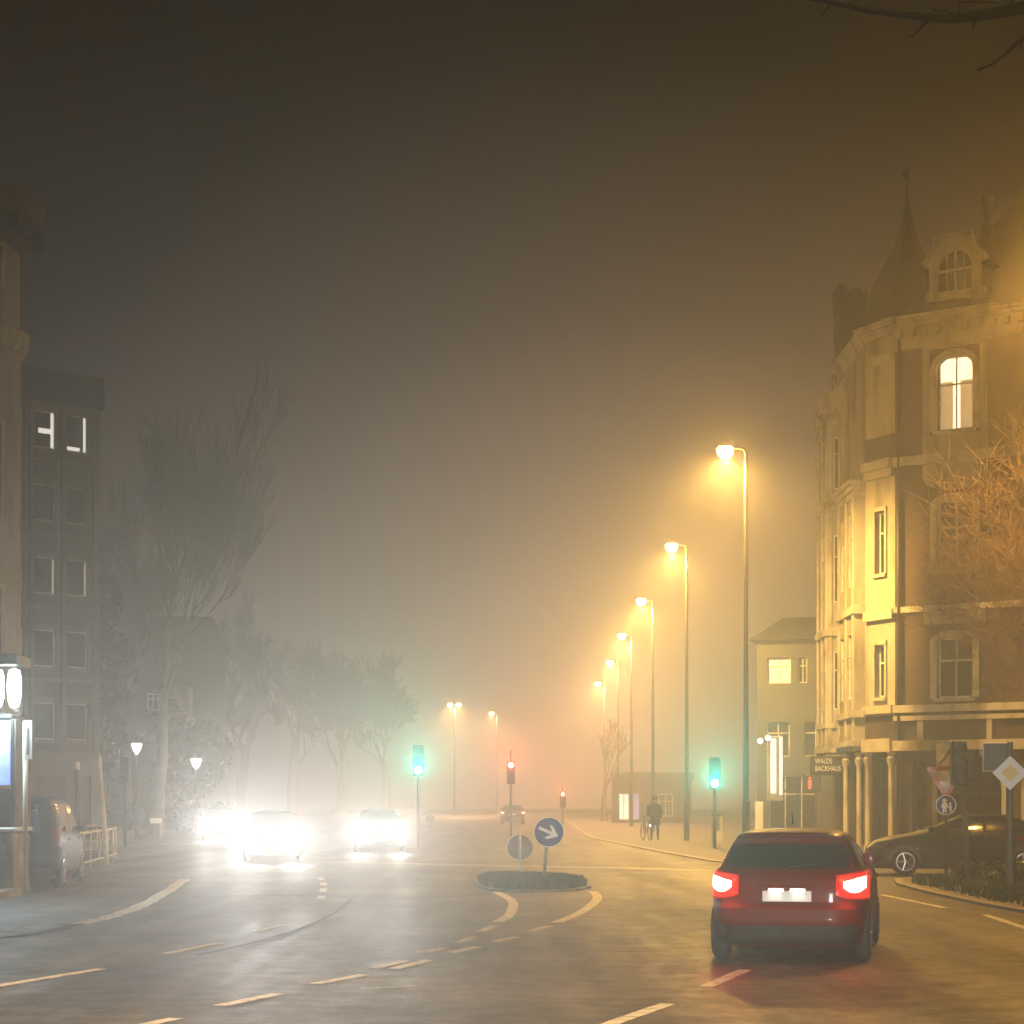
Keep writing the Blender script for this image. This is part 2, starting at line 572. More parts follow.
def slab(name, poly, h=0.12, m='paving', kw=0.15, km='kerb'):
    "raised pavement with a separate kerb stone along its outline"
    c = Vector((sum(p[0] for p in poly) / len(poly), sum(p[1] for p in poly) / len(poly)))
    b = MB()
    b.prism(poly, (0, 0, 0.002), (1, 0, 0), (0, 1, 0), (0, 0, 1), h - 0.006)
    o = tag(b.build(name, m), kind='structure')
    k = MB()
    n = len(poly)
    P = [Vector(p) for p in poly]
    area = sum(P[i].x * P[(i + 1) % n].y - P[(i + 1) % n].x * P[i].y for i in range(n))
    sg = 1 if area > 0 else -1
    for lo, hi in ((0, 1),):
        ins = []
        for i in range(n):
            d1 = (P[i] - P[i - 1]).normalized()
            d2 = (P[(i + 1) % n] - P[i]).normalized()
            nrm = Vector((-(d1 + d2).y, (d1 + d2).x)) * sg
            nrm = nrm.normalized() if nrm.length > 1e-6 else Vector((-d1.y, d1.x)) * sg
            ins.append(nrm)
        out = [P[i] - ins[i] * 0.02 for i in range(n)]
        inn = [P[i] + ins[i] * kw for i in range(n)]
        for i in range(n):
            j = (i + 1) % n
            a, b_, c_, d_ = out[i], out[j], inn[j], inn[i]
            k.add([(a.x, a.y, 0.001), (b_.x, b_.y, 0.001), (b_.x, b_.y, h), (a.x, a.y, h), (c_.x, c_.y, h), (d_.x, d_.y, h), (c_.x, c_.y, h - .02), (d_.x, d_.y, h - .02)],
                  [(0, 1, 2, 3), (3, 2, 4, 5), (5, 4, 6, 7)])
    tag(k.build('kerb', km), kind='structure')
    return o


def curve(pts, k=5):
    "Catmull-Rom through 2-D or 3-D points"
    pts = [Vector(p) for p in pts]
    P = [pts[0] * 2 - pts[1]] + pts + [pts[-1] * 2 - pts[-2]]
    out = []
    for i in range(1, len(P) - 2):
        for j in range(k):
            t = j / k
            out.append(0.5 * ((2 * P[i]) + (P[i + 1] - P[i - 1]) * t + (2 * P[i - 1] - 5 * P[i] + 4 * P[i + 1] - P[i + 2]) * t * t
                              + (3 * P[i] - P[i - 1] - 3 * P[i + 1] + P[i + 2]) * t ** 3))
    out.append(P[-2])
    return out


def ribbon(b, pts, w, z=0.004, ragged=0.0, k=6):
    pts = [Vector((p[0], p[1], z)) for p in pts]
    if len(pts) > 2:
        pts = curve(pts, k)
    elif ragged:
        pts = [pts[0].lerp(pts[1], i / 12) for i in range(13)]
    vs, fs = [], []
    for i, p in enumerate(pts):
        d = pts[min(i + 1, len(pts) - 1)] - pts[max(i - 1, 0)]
        n = Vector((-d.y, d.x, 0)).normalized()
        a = w / 2 * (1 + random.uniform(-ragged, ragged))
        c = w / 2 * (1 + random.uniform(-ragged, ragged))
        vs += [p + n * a, p - n * c]
    for i in range(len(pts) - 1):
        fs.append((2 * i, 2 * i + 1, 2 * i + 3, 2 * i + 2))
    b.add(vs, fs)


def px(*uv):
    return [gr(u, v) for u, v in uv]


mk = MB()
for d_ in ([(-12, 987.6), (102, 969)], [(165, 954), (220, 943)], [(258, 931), (281, 925)],
           [(320, 899), (322, 896)], [(322.5, 892), (323.5, 888.5)], [(323.5, 885.5), (323, 882.5)], [(321, 880), (319, 877.5)],
           [(120, 1030), (176, 1018.5)], [(219, 1006), (278, 994)], [(315, 984), (364, 975)], [(375, 968), (405, 961)], [(393, 969), (430, 960)],
           [(422, 953), (445, 948)], [(450, 953), (478, 947)], [(456, 943), (476, 937)], [(494, 942), (517, 937)], [(479, 932), (495, 926)],
           [(529, 932), (550, 926)], [(706, 987), (745, 970)], [(590, 1031), (668, 1004)]):
    ribbon(mk, px(*d_), 0.14, ragged=0.1)
ribbon(mk, px((497, 922), (507, 917), (513, 908), (511, 900), (496, 892)), 0.17, ragged=0.05)
ribbon(mk, px((556, 923), (580, 913), (594, 903), (597.5, 897), (593, 891.5)), 0.17, ragged=0.05)
ribbon(mk, px((78, 924), (110, 917), (140, 906), (165, 893), (185, 879)), 0.26, ragged=0.22)
ribbon(mk, px((882, 895), (945, 908)), 0.13, ragged=0.15)
ribbon(mk, px((985, 915), (1040, 933)), 0.13, ragged=0.15)
tag(mk.build('lane_marking', 'paint'), kind='structure')
mo = MB()
ribbon(mo, px((330, 862), (420, 864), (510, 866), (620, 868), (712, 871)), 0.9, ragged=0.25)
ribbon(mo, px((430, 822.5), (560, 823)), 1.0, ragged=0.2)
ribbon(mo, px((120, 846), (235, 843)), 0.5, ragged=0.2)
ribbon(mo, px((360, 989), (415, 986)), 0.10, ragged=0.5)
ribbon(mo, px((0, 898), (24, 892)), 0.3, ragged=0.2)
tag(mo.build('worn_marking', 'oldpaint'), kind='structure')
ts = MB()
for l_, w_ in (([(-20, 941), (30, 935), (62, 929), (80, 924)], .22), ([(195, 897), (260, 896), (320, 894.5)], .16), ([(350, 901), (390, 899.5), (425, 898)], .16),
               ([(352, 899), (335, 913), (300, 929), (250, 944), (196, 956)], .08), ([(425, 898), (470, 896), (490, 893)], .10), ([(330, 853.5), (420, 853)], .3), ):
    ribbon(ts, px(*l_), w_, z=0.008, ragged=0.45)
tag(ts.build('tar_seam', 'tar'), kind='structure')

# pavements
L_ = [gr(u, v) for u, v in ((-240, 1010), (-100, 935), (-8, 902), (4, 898))]
poly = [(p.x, p.y) for p in L_] + [(-9.3, 38.5), (-10.9, 41), (-11.2, 47), (-13.6, 56), (-16, 70), (-17.2, 84), (-19.5, 110), (-25, 150), (-40, 220), (-90, 220), (-90, 12)]
slab('left_pavement', poly)
poly = [(5.7, 56.5), (5.0, 66), (4.2, 80), (3.6, 92), (3.7, 108), (3.9, 125), (4.4, 160), (5, 220), (60, 220), (60, 50.5), (13, 50.0), (8.2, 51.5), (6.6, 53.2)]
slab('right_pavement', poly, .03, kw=.3)
poly = [(8.05, 29), (7.8, 33), (7.75, 37), (7.9, 41), (8.3, 43.4), (9.2, 44.3), (12, 44.6), (40, 44), (40, 18), (9.0, 18), (8.3, 24)]
slab('verge_kerb', poly, 0.05, 'paving')
# grassed traffic island (keep-left nose)
isl = [gr(u, v) for u, v in ((474, 882), (478, 887.5), (492, 891.5), (520, 893), (550, 892.5), (580, 891), (590, 888.5), (586, 883), (566, 880), (540, 878.5), (510, 877.5), (488, 878))]
ip = [(p.x, p.y) for p in isl]
slab('traffic_island', ip, 0.05, 'soil', km='paving')


def tufts(name, inside, n, h, z, rng, mt='grass'):
    b = MB()
    for _ in range(n):
        x, y = inside(rng)
        for _k in range(3):
            a = rng.uniform(0, 6.28)
            hh = h * rng.uniform(0.4, 1.2)
            dx, dy = math.cos(a) * 0.02, math.sin(a) * 0.02
            lx, ly = rng.uniform(-.4, .4) * hh, rng.uniform(-.4, .4) * hh
            b.add([(x - dx, y - dy, z - .01), (x + dx, y + dy, z - .01), (x + lx, y + ly, z + hh)], [(0, 1, 2)])
    return tag(b.build(name, mt), kind='stuff')


def in_poly(poly):
    xs = [p[0] for p in poly]; ys = [p[1] for p in poly]

    def f(rng):
        while True:
            x, y = rng.uniform(min(xs), max(xs)), rng.uniform(min(ys), max(ys))
            c = False
            j = len(poly) - 1
            for i in range(len(poly)):
                if (poly[i][1] > y) != (poly[j][1] > y) and x < (poly[j][0] - poly[i][0]) * (y - poly[i][1]) / (poly[j][1] - poly[i][1]) + poly[i][0]:
                    c = not c
                j = i
            if c:
                return x, y
    return f


rg = random.Random(3)
tag(tufts('grass', in_poly([(p[0] * .94 + .02, 41.8 + (p[1] - 41.8) * .94) for p in ip]), 7000, 0.13, 0.045, rg))
vp = in_poly([(8.4, 29), (8.1, 33), (8.1, 37), (8.2, 41), (8.6, 43), (9.4, 43.9), (16, 44.2), (16, 26)])
tufts('grass', vp, 9000, 0.11, 0.045, rg)
# ------------------------------------------------------------------ tall sodium street lamps
def head_at(root, x, side, H, power, tilt=0.0, col=SOD, cone=179):
    "lantern head reaching from the pole top in direction side (-1 left, +1 right); returns nothing"
    hd = MB()
    sh = []
    for t, wd, ht in ((0, .05, .05), (.10, .06, .06), (.2, .10, .08), (.45, .11, .08), (.60, .07, .05), (.66, .03, .03)):
        sh.append([(side * (x + t), wd * math.cos(a), H + .02 + t * tilt + (ht if math.sin(a) > 0 else .02) * math.sin(a)) for a in [2 * math.pi * k / 12 for k in range(12)]])
    hd.loft([[Vector(p) for p in r] for r in sh])
    o = hd.build('lamp_head', 'polegrey', root, True, 40)
    bl = MB()
    bl.lathe([(0.02, -.27), (.12, -.25), (.20, -.17), (.24, -.06), (.22, .05)], 18, (side * (x + .36), 0, H + .0), sq=0.9)
    bl.build('lamp_bowl', 'e_sodium', o, True, 50)
    spot((side * (x + .36), 0, H - .31), (0, 0, -1), power, col, cone, BL if cone > 150 else .4, 0.03, root)


def street_lamp(x, y, label, H=12.0, power=4000, group='tall street lamps along the right kerb', sides=(-1,), arm=0.25, rz=0.0, col=SOD, cone=179):
    t = thing('street_lamp', label, 'street lamp', (x, y, 0.1), rz, group)
    p = MB().tube([(0, 0, 0), (0, 0, 1.6), (0, 0, 1.62), (0, 0, H - .3), (0, 0, H - .08)], [.115, .11, .085, .05, .048], 12)
    po = p.build('pole', 'polegrey', t, True, 40)
    MB().bbox((0, -.112, .95), (.12, .03, .5), .01).build('access_door', 'polegrey', po)
    for s in sides:
        MB().tube([(0, 0, H - .12), (s * .06, 0, H - .01), (s * .18, 0, H + .02), (s * (arm + .04), 0, H + .03)], [.045, .04, .035, .035], 8).build('arm', 'polegrey', t, True, 60)
        head_at(t, arm, s, H, power, col=col, cone=cone)
    return t


LAMPS = [(6.9, 59, 'nearest tall street lamp, its orange light topmost of the row down the right kerb'),
         (7.1, 81.3, 'second tall street lamp of the right hand row, glowing orange in fog'),
         (7.3, 103.6, 'third tall street lamp of the row, glowing orange between the second and the fourth'),
         (7.5, 125.5, 'fourth tall street lamp of the row, small orange light in fog'),
         (7.95, 150, 'fifth tall street lamp of the row, small orange light low in the fog'),
         (8.2, 177, 'farthest and faintest tall street lamp of the right hand row')]
for x, y, lb in LAMPS:
    street_lamp(x, y, lb, power=P_ROW if y < 110 else P_FAR, col=SOD if y < 110 else SOD_FAR)
street_lamp(-6.2, 216, 'far twin headed street lamp glowing over the middle of the road', power=P_FAR, group='far street lamps over the road', sides=(-1, 1), arm=0.1, col=SOD_FAR)
street_lamp(-1.8, 238, 'far single street lamp glowing right of the twin headed one', power=P_FAR, group='far street lamps over the road', col=SOD_FAR)
# the lamp at the right edge of the picture and the ones of the same street behind the viewer
street_lamp(11.25, 38.3, 'street lamp just right of the picture, lighting the bare tree orange', H=12.0, power=P_NEAR, group='street lamps of the junction', arm=.25, col=(1, .46, .075))
street_lamp(9.2, 9.0, 'street lamp beside the viewer on the right kerb', H=9.0, power=P_BACK, group='street lamps of the junction', arm=.6, cone=122, col=(1, .60, .25))
street_lamp(-9.6, 13.0, 'street lamp beside the viewer on the left kerb', H=9.0, power=P_BACK, group='street lamps of the junction', arm=.6, rz=R(180), cone=122, col=(1, .60, .25))


# ------------------------------------------------------------------ old-style lantern posts on the left
def lantern(x, y, h, r, label, power):
    t = thing('lantern_post', label, 'lantern', (x, y, 0.1), 0, 'white lantern posts on the left pavement')
    MB().tube([(0, 0, 0), (0, 0, .8), (0, 0, .85), (0, 0, h - r - .1)], [.09, .08, .05, .04], 10).build('post', 'darkmetal', t, True, 40)
    MB().lathe([(.05, -r - .12), (.5 * r, -r), (.62 * r, -.9 * r), (r, .25 * r), (.95 * r, .45 * r), (.5 * r, .62 * r)], 12, (0, 0, h)).build('lantern_glass', 'e_lantern', t, True, 40)
    c = MB().lathe([(1.06 * r, .46 * r), (.7 * r, .75 * r), (.25 * r, .98 * r), (.1 * r, 1.25 * r), (.02, 1.3 * r)], 12, (0, 0, h)).build('lantern_cap', 'darkmetal', t, True, 40)
    point((0, -r - .1, h - .1), power, (0.92, 1.0, 0.86), .2, t)


lantern(-15.95, 85, 3.95, .23, 'nearer white lantern on a post in front of the dark trees on the left', 130)
lantern(-15.0, 95, 3.5, .26, 'farther white globe lantern on a post left of the headlights', 130)


# ------------------------------------------------------------------ traffic signals
def signal_head(t, h, on, d=.2, three=True, dirn=(0, -1, .018), halo=0, hc=(0.1, 1, .85), depth=.24, down=True):
    "three-lens head centred so that the lit lens is at height h; faces local -y"
    k = {'g': 0, 'y': 1, 'r': 2}[on]
    zs = [h + (i - k) * (d + .08) for i in range(3)]
    hb = MB()
    hb.bbox((0, 0, zs[1]), (d + .12, depth, 3 * (d + .08) + .04), .03)
    ho = hb.build('signal_housing', 'plastic', t)
    for i, z in enumerate(zs):
        vz = MB()
        vz.grid(lambda u, w: (math.cos(math.pi * (u * 1.3 - .15)) * (d / 2 + .015), -depth / 2 - w * .16, z + math.sin(math.pi * (u * 1.3 - .15)) * (d / 2 + .015)), 14, 1)
        vz.build('visor', 'plastic', ho, True)
        m_ = {'g': 'e_green', 'r': 'e_red'}.get(on) if i == k else 'glass'
        MB().lathe([(d / 2, 0), (d / 2 * .8, .018), (d / 2 * .4, .03), (.004, .034)], 18, (0, -depth / 2 + .0, z), 'y').build('lens', m_, ho, True)
    if halo:
        L_ = math.hypot(t.location.x, t.location.y)
        spot((0, -depth / 2 - .18, h), (0, -L_, EYE - h + L_ * .016), halo, hc, 5, 1.0, .06, t)


def traffic_signal(x, y, h, on, label, halo, d=.2, lean=0.0, arm=0.0, pole_h=None, group='lit traffic signals over the junction'):
    t = thing('traffic_signal', label, 'traffic light', (x, y, .05), math.atan2(-x, y) * 1.0, group)
    ph = pole_h or h + .7
    MB().tube([(lean, .2, 0), (lean * .5, .2, ph / 2), (0, .2, ph)], .055, 10).build('pole', 'polegrey', t, True)
    MB().box((0, .15, h + .3), (.05, .12, .05)).box((0, .15, h - .1), (.05, .12, .05)).build('bracket', 'darkmetal', t)
    signal_head(t, h, on, d, halo=halo, hc=(.01, .9, .68) if on == 'g' else (1, .05, .03))
    return t


traffic_signal(-3.42, 73, 2.78, 'g', 'green traffic signal left of the red one, above the oncoming headlights', P_GREEN, d=.28)
traffic_signal(7.1, 70, 2.28, 'g', 'green traffic signal to the right, in front of the nearest street lamp pole', P_GREEN, d=.28)
traffic_signal(-.05, 92, 3.3, 'r', 'higher red traffic signal above the grassed traffic island', P_RED, d=.26)
traffic_signal(3.1, 122, 2.05, 'r', 'lower small red traffic signal far down the road', P_RED * .6, d=.24)
# ------------------------------------------------------------------ vehicles: plan outlines stacked by height
class Shape:
    def __init__(s, levels):
        s.lv = levels

    def at(s, z):
        L = s.lv
        if z <= L[0][0]: return L[0][1:]
        for a, b in zip(L, L[1:]):
            if z <= b[0]:
                t = (z - a[0]) / (b[0] - a[0])
                return tuple(a[i] + (b[i] - a[i]) * t for i in range(1, 5))
        return L[-1][1:]

    def rear(s, x, z, front=False):
        yr, yf, w, n = s.at(z)
        q = min(abs(x) / w, 0.9999)
        k = (yf - yr) / 2 * (1 - q ** n) ** (1 / n)
        return Vector((x, (yr + yf) / 2 + (k if front else -k), z))

    def side(s, y, z, sg=1):
        yr, yf, w, n = s.at(z)
        q = min(abs(y - (yr + yf) / 2) / ((yf - yr) / 2), 0.9999)
        return Vector((sg * w * (1 - q ** n) ** (1 / n), y, z))

    def body(s, nz=6, na=88):
        zs = []
        for a, b in zip(s.lv, s.lv[1:]):
            k = max(1, min(nz, int(round((b[0] - a[0]) / .03))))
            zs += [a[0] + (b[0] - a[0]) * i / k for i in range(k)]
        zs.append(s.lv[-1][0])
        m = MB()
        rings = []
        for z in zs:
            yr, yf, w, n = s.at(z)
            ring = []
            for k in range(na):
                a = 2 * math.pi * k / na
                # even spread along the outline: walk the square, then pull onto the superellipse
                c, d = math.cos(a), math.sin(a)
                r = (abs(c) ** n + abs(d) ** n) ** (-1 / n)
                ring.append(Vector((w * c * r, (yr + yf) / 2 + (yf - yr) / 2 * d * r, z)))
            rings.append(ring)
        m.loft(rings)
        return m

    def patch(s, kind, a0, a1, zl, zh, off=.005, nu=14, nv=8, sg=1, thick=True):
        "a panel lying on the body between coordinates a0..a1 (x on the rear/front, y on a side) and heights zl..zh (numbers or functions)"
        zl_ = zl if callable(zl) else (lambda a: zl)
        zh_ = zh if callable(zh) else (lambda a: zh)

        def raw(a, z):
            if kind == 'rear': return s.rear(a, z)
            if kind == 'front': return s.rear(a, z, True)
            return s.side(a, z, sg)

        def fn(u, v):
            a = a0 + (a1 - a0) * u
            z = zl_(a) + (zh_(a) - zl_(a)) * v
            e = .004
            da, dz = raw(a + e, z) - raw(a - e, z), raw(a, z + e) - raw(a, z - e)
            n = da.cross(dz)
            n = n.normalized() if n.length > 1e-12 else Vector((0, -1, 0))
            p = raw(a, z)
            yr, yf, w, _ = s.at(z)
            if n.dot(p - Vector((0, (yr + yf) / 2, z - .3))) < 0: n = -n
            return p + n * off
        return MB().grid(fn, nu, nv)


HATCH = Shape([(.17, .16, 3.84, .76, 6), (.26, .05, 3.93, .83, 6), (.46, .0, 3.95, .855, 6), (.60, .015, 3.93, .862, 6), (.635, .055, 3.90, .862, 6),
               (.78, .06, 3.76, .862, 6), (.90, .085, 3.48, .85, 6), (.965, .12, 3.10, .83, 6), (1.0, .15, 2.92, .80, 6), (1.10, .225, 2.68, .755, 5.5),
               (1.22, .32, 2.42, .70, 5.5), (1.34, .425, 2.14, .64, 5), (1.385, .44, 2.05, .615, 5), (1.40, .36, 2.0, .60, 5), (1.435, .38, 1.9, .565, 4.5), (1.46, .52, 1.78, .50, 4),
               (1.482, .8, 1.6, .38, 3.5), (1.492, 1.1, 1.4, .15, 3)])
SEDAN = Shape([(.16, .18, 4.3, .78, 6), (.26, .05, 4.42, .86, 6), (.46, 0, 4.45, .885, 6), (.62, .02, 4.42, .89, 6), (.80, .05, 4.2, .885, 6), (.88, .10, 3.95, .87, 6),
               (.95, .22, 3.5, .85, 6), (1.0, .40, 3.28, .82, 6), (1.12, .58, 2.95, .76, 5.5), (1.25, .78, 2.62, .69, 5), (1.34, .95, 2.4, .63, 4.5), (1.39, 1.12, 2.25, .55, 4), (1.42, 1.35, 2.05, .40, 3.5), (1.432, 1.55, 1.85, .15, 3)])
VAN = Shape([(.20, .16, 4.3, .80, 7), (.30, .05, 4.38, .87, 7), (.52, 0, 4.4, .89, 7), (.68, .02, 4.36, .90, 7), (.95, .03, 4.1, .90, 7), (1.05, .04, 3.85, .89, 7), (1.12, .06, 3.62, .875, 7),
             (1.3, .09, 3.3, .85, 7), (1.5, .13, 2.95, .81, 7), (1.66, .18, 2.65, .77, 6), (1.74, .20, 2.5, .735, 6), (1.79, .30, 2.35, .66, 5), (1.82, .55, 2.1, .5, 4), (1.83, .9, 1.7, .2, 3)])


def wheel(root, x, y, r=.31, w=.2, sg=1):
    b = MB()
    prof = [(r * .55, -w / 2), (r * .85, -w / 2), (r * .96, -w / 2 + .02), (r, -w / 2 + .05), (r, w / 2 - .05), (r * .96, w / 2 - .02), (r * .85, w / 2), (r * .55, w / 2)]
    b.lathe([(a, h * sg) for a, h in prof], 24, (x, y, r), 'x')
    t = b.build('wheel', 'tyre', root, True, 40)
    rm = MB()
    rm.lathe([(r * .66, sg * (w / 2 - .03)), (r * .68, sg * (w / 2 + .004)), (r * .60, sg * (w / 2 + .006)), (r * .56, sg * (w / 2 - .025))], 24, (x, y, r), 'x')
    for k in range(5):
        a = 2 * math.pi * k / 5
        c, s_ = math.cos(a), math.sin(a)
        rm.tube([(x + sg * (w / 2 - .012), y + c * r * .08, r + s_ * r * .08), (x + sg * (w / 2 - .004), y + c * r * .62, r + s_ * r * .62)], [.03, .022], 6)
    rm.lathe([(r * .16, sg * (w / 2 - .02)), (r * .15, sg * (w / 2 + .006)), (.004, sg * (w / 2 + .01))], 12, (x, y, r), 'x')
    rm.build('rim', 'rim', t, True, 40)


def car(name, label, cat, loc, rz, shp, paint, axles=(.72, 3.2), wr=.31, belt=1.0, top=1.36, group=None, lights='off', wcab=(.9, 2.3), bumper=None, tail=(.70, .93), tw=.26, headz=(.60, .78), side_glass=True, rear_top=None, brake=None, rails=False):
    t = thing(name, label, cat, loc, rz, group)
    W = shp.at(.6)[2]
    L = shp.at(.5)[1]
    bo = shp.body().build('body', paint, t, True, 50)
    # glass
    rt = rear_top or top
    shp.patch('rear', -shp.at(belt)[2] * .80, shp.at(belt)[2] * .80, belt + .02, rt, nu=20).build('rear_window', 'carglass', t, True)
    shp.patch('front', -shp.at(belt)[2] * .80, shp.at(belt)[2] * .80, belt + .05, top, nu=20).build('windscreen', 'carglass', t, True)
    for sg in (-1, 1):
        yr, yf = shp.at(belt)[:2]
        yr2, yf2 = shp.at(top)[:2]
        ym = (wcab[0] + wcab[1]) / 2
        def hi(a, yr=yr, yf=yf, yr2=yr2, yf2=yf2):
            f1 = (yf - .22 - a) / max(.05, (yf - yf2)) ; f0 = (a - yr - .22) / max(.05, (yr2 - yr))
            return belt + .035 + max(.01, min(1, f1, f0 * 1.2)) * (top - .03 - belt)
        shp.patch('side', yr + .30, ym - .04, belt + .03, hi, sg=sg, nu=16).build('side_window', 'carglass', t, True)
        shp.patch('side', ym + .04, yf - .26, belt + .03, hi, sg=sg, nu=16).build('side_window', 'carglass', t, True)
        # door seams, sill, handle, arches
        b = MB()
        for y in (ym, wcab[1] + .75, wcab[0] - .25):
            q = shp.patch('side', y - .006, y + .006, .34, belt + .01, off=.003, sg=sg, nu=1, nv=10)
            b.add(q.v, q.f)
        b.build('door_seam', 'plastic', bo)
        for y in (ym - .2, wcab[1] + .5):
            p = shp.side(y, belt - .13, sg)
            MB().bbox((p.x + sg * .012, y, p.z), (.03, .2, .03), .01).build('door_handle', paint, bo)
        q = shp.patch('side', axles[0] + wr + .1, axles[1] - wr - .1, .2, .27, off=.008, sg=sg)
        q.build('sill', 'plastic', t, True)
        for y in axles:
            a = MB()
            px_ = shp.side(y, .5, sg).x
            pts = [(px_ - sg * .02, y + math.cos(k / 16 * math.pi * 1.16 - .25) * (wr + .06), wr + math.sin(k / 16 * math.pi * 1.16 - .25) * (wr + .06)) for k in range(17)]
            ring = [Vector((shp.side(p[1], max(p[2], .19), sg).x + sg * .004, p[1], max(p[2], .05))) for p in pts]
            a.add([Vector((shp.side(y, .4, sg).x + sg * .004, y, wr))] + ring, [(0, i + 1, i + 2) for i in range(16)])
            a.build('wheel_arch', 'plastic', t)
            wheel(t, px_ - sg * .085, y, wr, .2, sg)
        mp = shp.side(min(yf - .32, wcab[1] + .78), belt + .07, sg)
        mi = MB()
        mi.loft([[mp + Vector((sg * x, dy * k, dz * k)) for dy, dz in ((-.05, -.07), (.05, -.07), (.07, 0), (.05, .07), (-.05, .07), (-.06, 0))] for x, k in ((-.02, .5), (.06, .9), (.16, 1.0), (.2, .6))])
        mi.build('wing_mirror', paint, t, True, 50)
    # bumpers and plates
    shp.patch('rear', -W * .86, W * .86, .20, .41, off=.010, nu=24).build('rear_valance', 'plastic', t, True)
    shp.patch('front', -W * .8, W * .8, .22, .40, off=.010, nu=24).build('front_grille', 'plastic', t, True)
    pz = .72
    pr = shp.rear(0, pz)
    pl = MB().bbox((0, pr.y - .018, pz), (.52, .014, .115), .004).build('number_plate', 'signwhite', t)
    pf = shp.rear(0, .42, True)
    MB().bbox((0, pf.y + .018, .42), (.52, .014, .115), .004).build('number_plate', 'signwhite', t)
    hd = MB()
    hp = shp.rear(0, pz + .10)
    hd.bbox((0, hp.y - .012, pz + .095), (.66, .03, .035), .01)
    hd.build('boot_handle', 'plastic' if lights != 'brake' else paint, t)
    sm = shp.patch('rear', -W * .9, W * .9, .632, .640, off=.003, nu=30, nv=1)
    q = shp.patch('rear', -W * .78, W * .78, belt - .012, belt - .002, off=.004, nu=30, nv=1)
    sm.add(q.v, q.f)
    sm.build('boot_seam', 'plastic', bo)
    # lamps
    for sg in (-1, 1):
        x1, x0 = W * .985, W - tw * 1.15
        zt = lambda a: tail[1] - .03 + .05 * (abs(a) - x0) / (x1 - x0)
        zb = lambda a: tail[0] + .055 * (1 - (abs(a) - x0) / (x1 - x0)) ** 2 + .02
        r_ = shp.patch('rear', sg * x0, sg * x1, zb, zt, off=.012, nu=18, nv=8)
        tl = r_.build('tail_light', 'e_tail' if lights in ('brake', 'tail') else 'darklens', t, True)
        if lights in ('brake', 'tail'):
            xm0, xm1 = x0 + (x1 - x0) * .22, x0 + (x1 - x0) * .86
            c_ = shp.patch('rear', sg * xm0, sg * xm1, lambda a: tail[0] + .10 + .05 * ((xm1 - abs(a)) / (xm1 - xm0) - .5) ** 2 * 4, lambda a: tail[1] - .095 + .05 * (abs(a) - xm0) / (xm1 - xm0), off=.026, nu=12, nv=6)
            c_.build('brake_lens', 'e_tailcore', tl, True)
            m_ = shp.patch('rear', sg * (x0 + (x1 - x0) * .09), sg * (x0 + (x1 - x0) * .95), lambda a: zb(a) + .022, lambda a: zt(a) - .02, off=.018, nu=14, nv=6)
            m_.build('reflector', 'e_tailmid', tl, True)  # bloom around the brake core, added as a nested glowing segment
            p = shp.rear(sg * (x0 + x1) / 2, (tail[0] + tail[1]) / 2)
            point((p.x - sg * .03, p.y - .07, p.z), brake or 5, (1, .03, .02), .05, t)
        hx0, hx1 = W * .50, W * .93
        fz0 = lambda a: headz[0] + .02 * (abs(a) - hx0) / (hx1 - hx0)
        fz1 = lambda a: headz[1] - .05 + .06 * (abs(a) - hx0) / (hx1 - hx0)
        hl = shp.patch('front', sg * hx0, sg * hx1, fz0, fz1, off=.012, nu=14, nv=6).build('headlight', 'chrome' if lights != 'head' else 'e_head', t, True)
    return t


def head_beams(t, shp, power, z=.68, col=(1.0, .97, .93)):
    "main beam towards the oncoming viewer plus a weak wide dipped spread on the road"
    W = shp.at(.6)[2]
    a = t.rotation_euler.z
    for sg in (-1, 1):
        p = shp.rear(sg * W * .72, z, True)
        q = Vector((p.x, p.y + .07, p.z))
        wp = t.location + Matrix.Rotation(a, 3, 'Z') @ q
        d = Matrix.Rotation(-a, 3, 'Z') @ (Vector((0, 0, EYE)) - wp)
        spot(q, d, power, col, 6, 1.0, .10, t)
        spot(q, (0, 1, -.05), power * .03, col, 46, 1.0, .10, t)


HATCH = Shape([(z if z < .9 else .9 + (z - .9) * .90, a, b_, c, n) for z, a, b_, c, n in HATCH.lv])

# the red hatchback in front of the viewer, braking
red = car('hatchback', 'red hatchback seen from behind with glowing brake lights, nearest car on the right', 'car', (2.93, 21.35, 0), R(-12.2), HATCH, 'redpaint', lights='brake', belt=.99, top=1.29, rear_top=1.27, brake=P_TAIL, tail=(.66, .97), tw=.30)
for sg in (-1, 1):
    MB().bbox((sg * .115, HATCH.rear(0, .79).y - .035, .786), (.17, .02, .035), .012).build('plate_lamp', 'e_plate', red)
    spot((sg * .12, HATCH.rear(0, .79).y - .06, .80), (0, .35, -1), 2.0, (1, .85, .7), 120, .8, .03, red)
w_ = MB().tube([(.0, .14, 1.02), (.05, .15, 1.035), (.34, .17, 1.07)], .008, 6).build('rear_wiper', 'plastic', red, True)
MB().tube([(0, .95, 1.485), (0, .86, 1.56), (0, .78, 1.62)], [.008, .006, .003], 6).build('aerial', 'plastic', red, True)

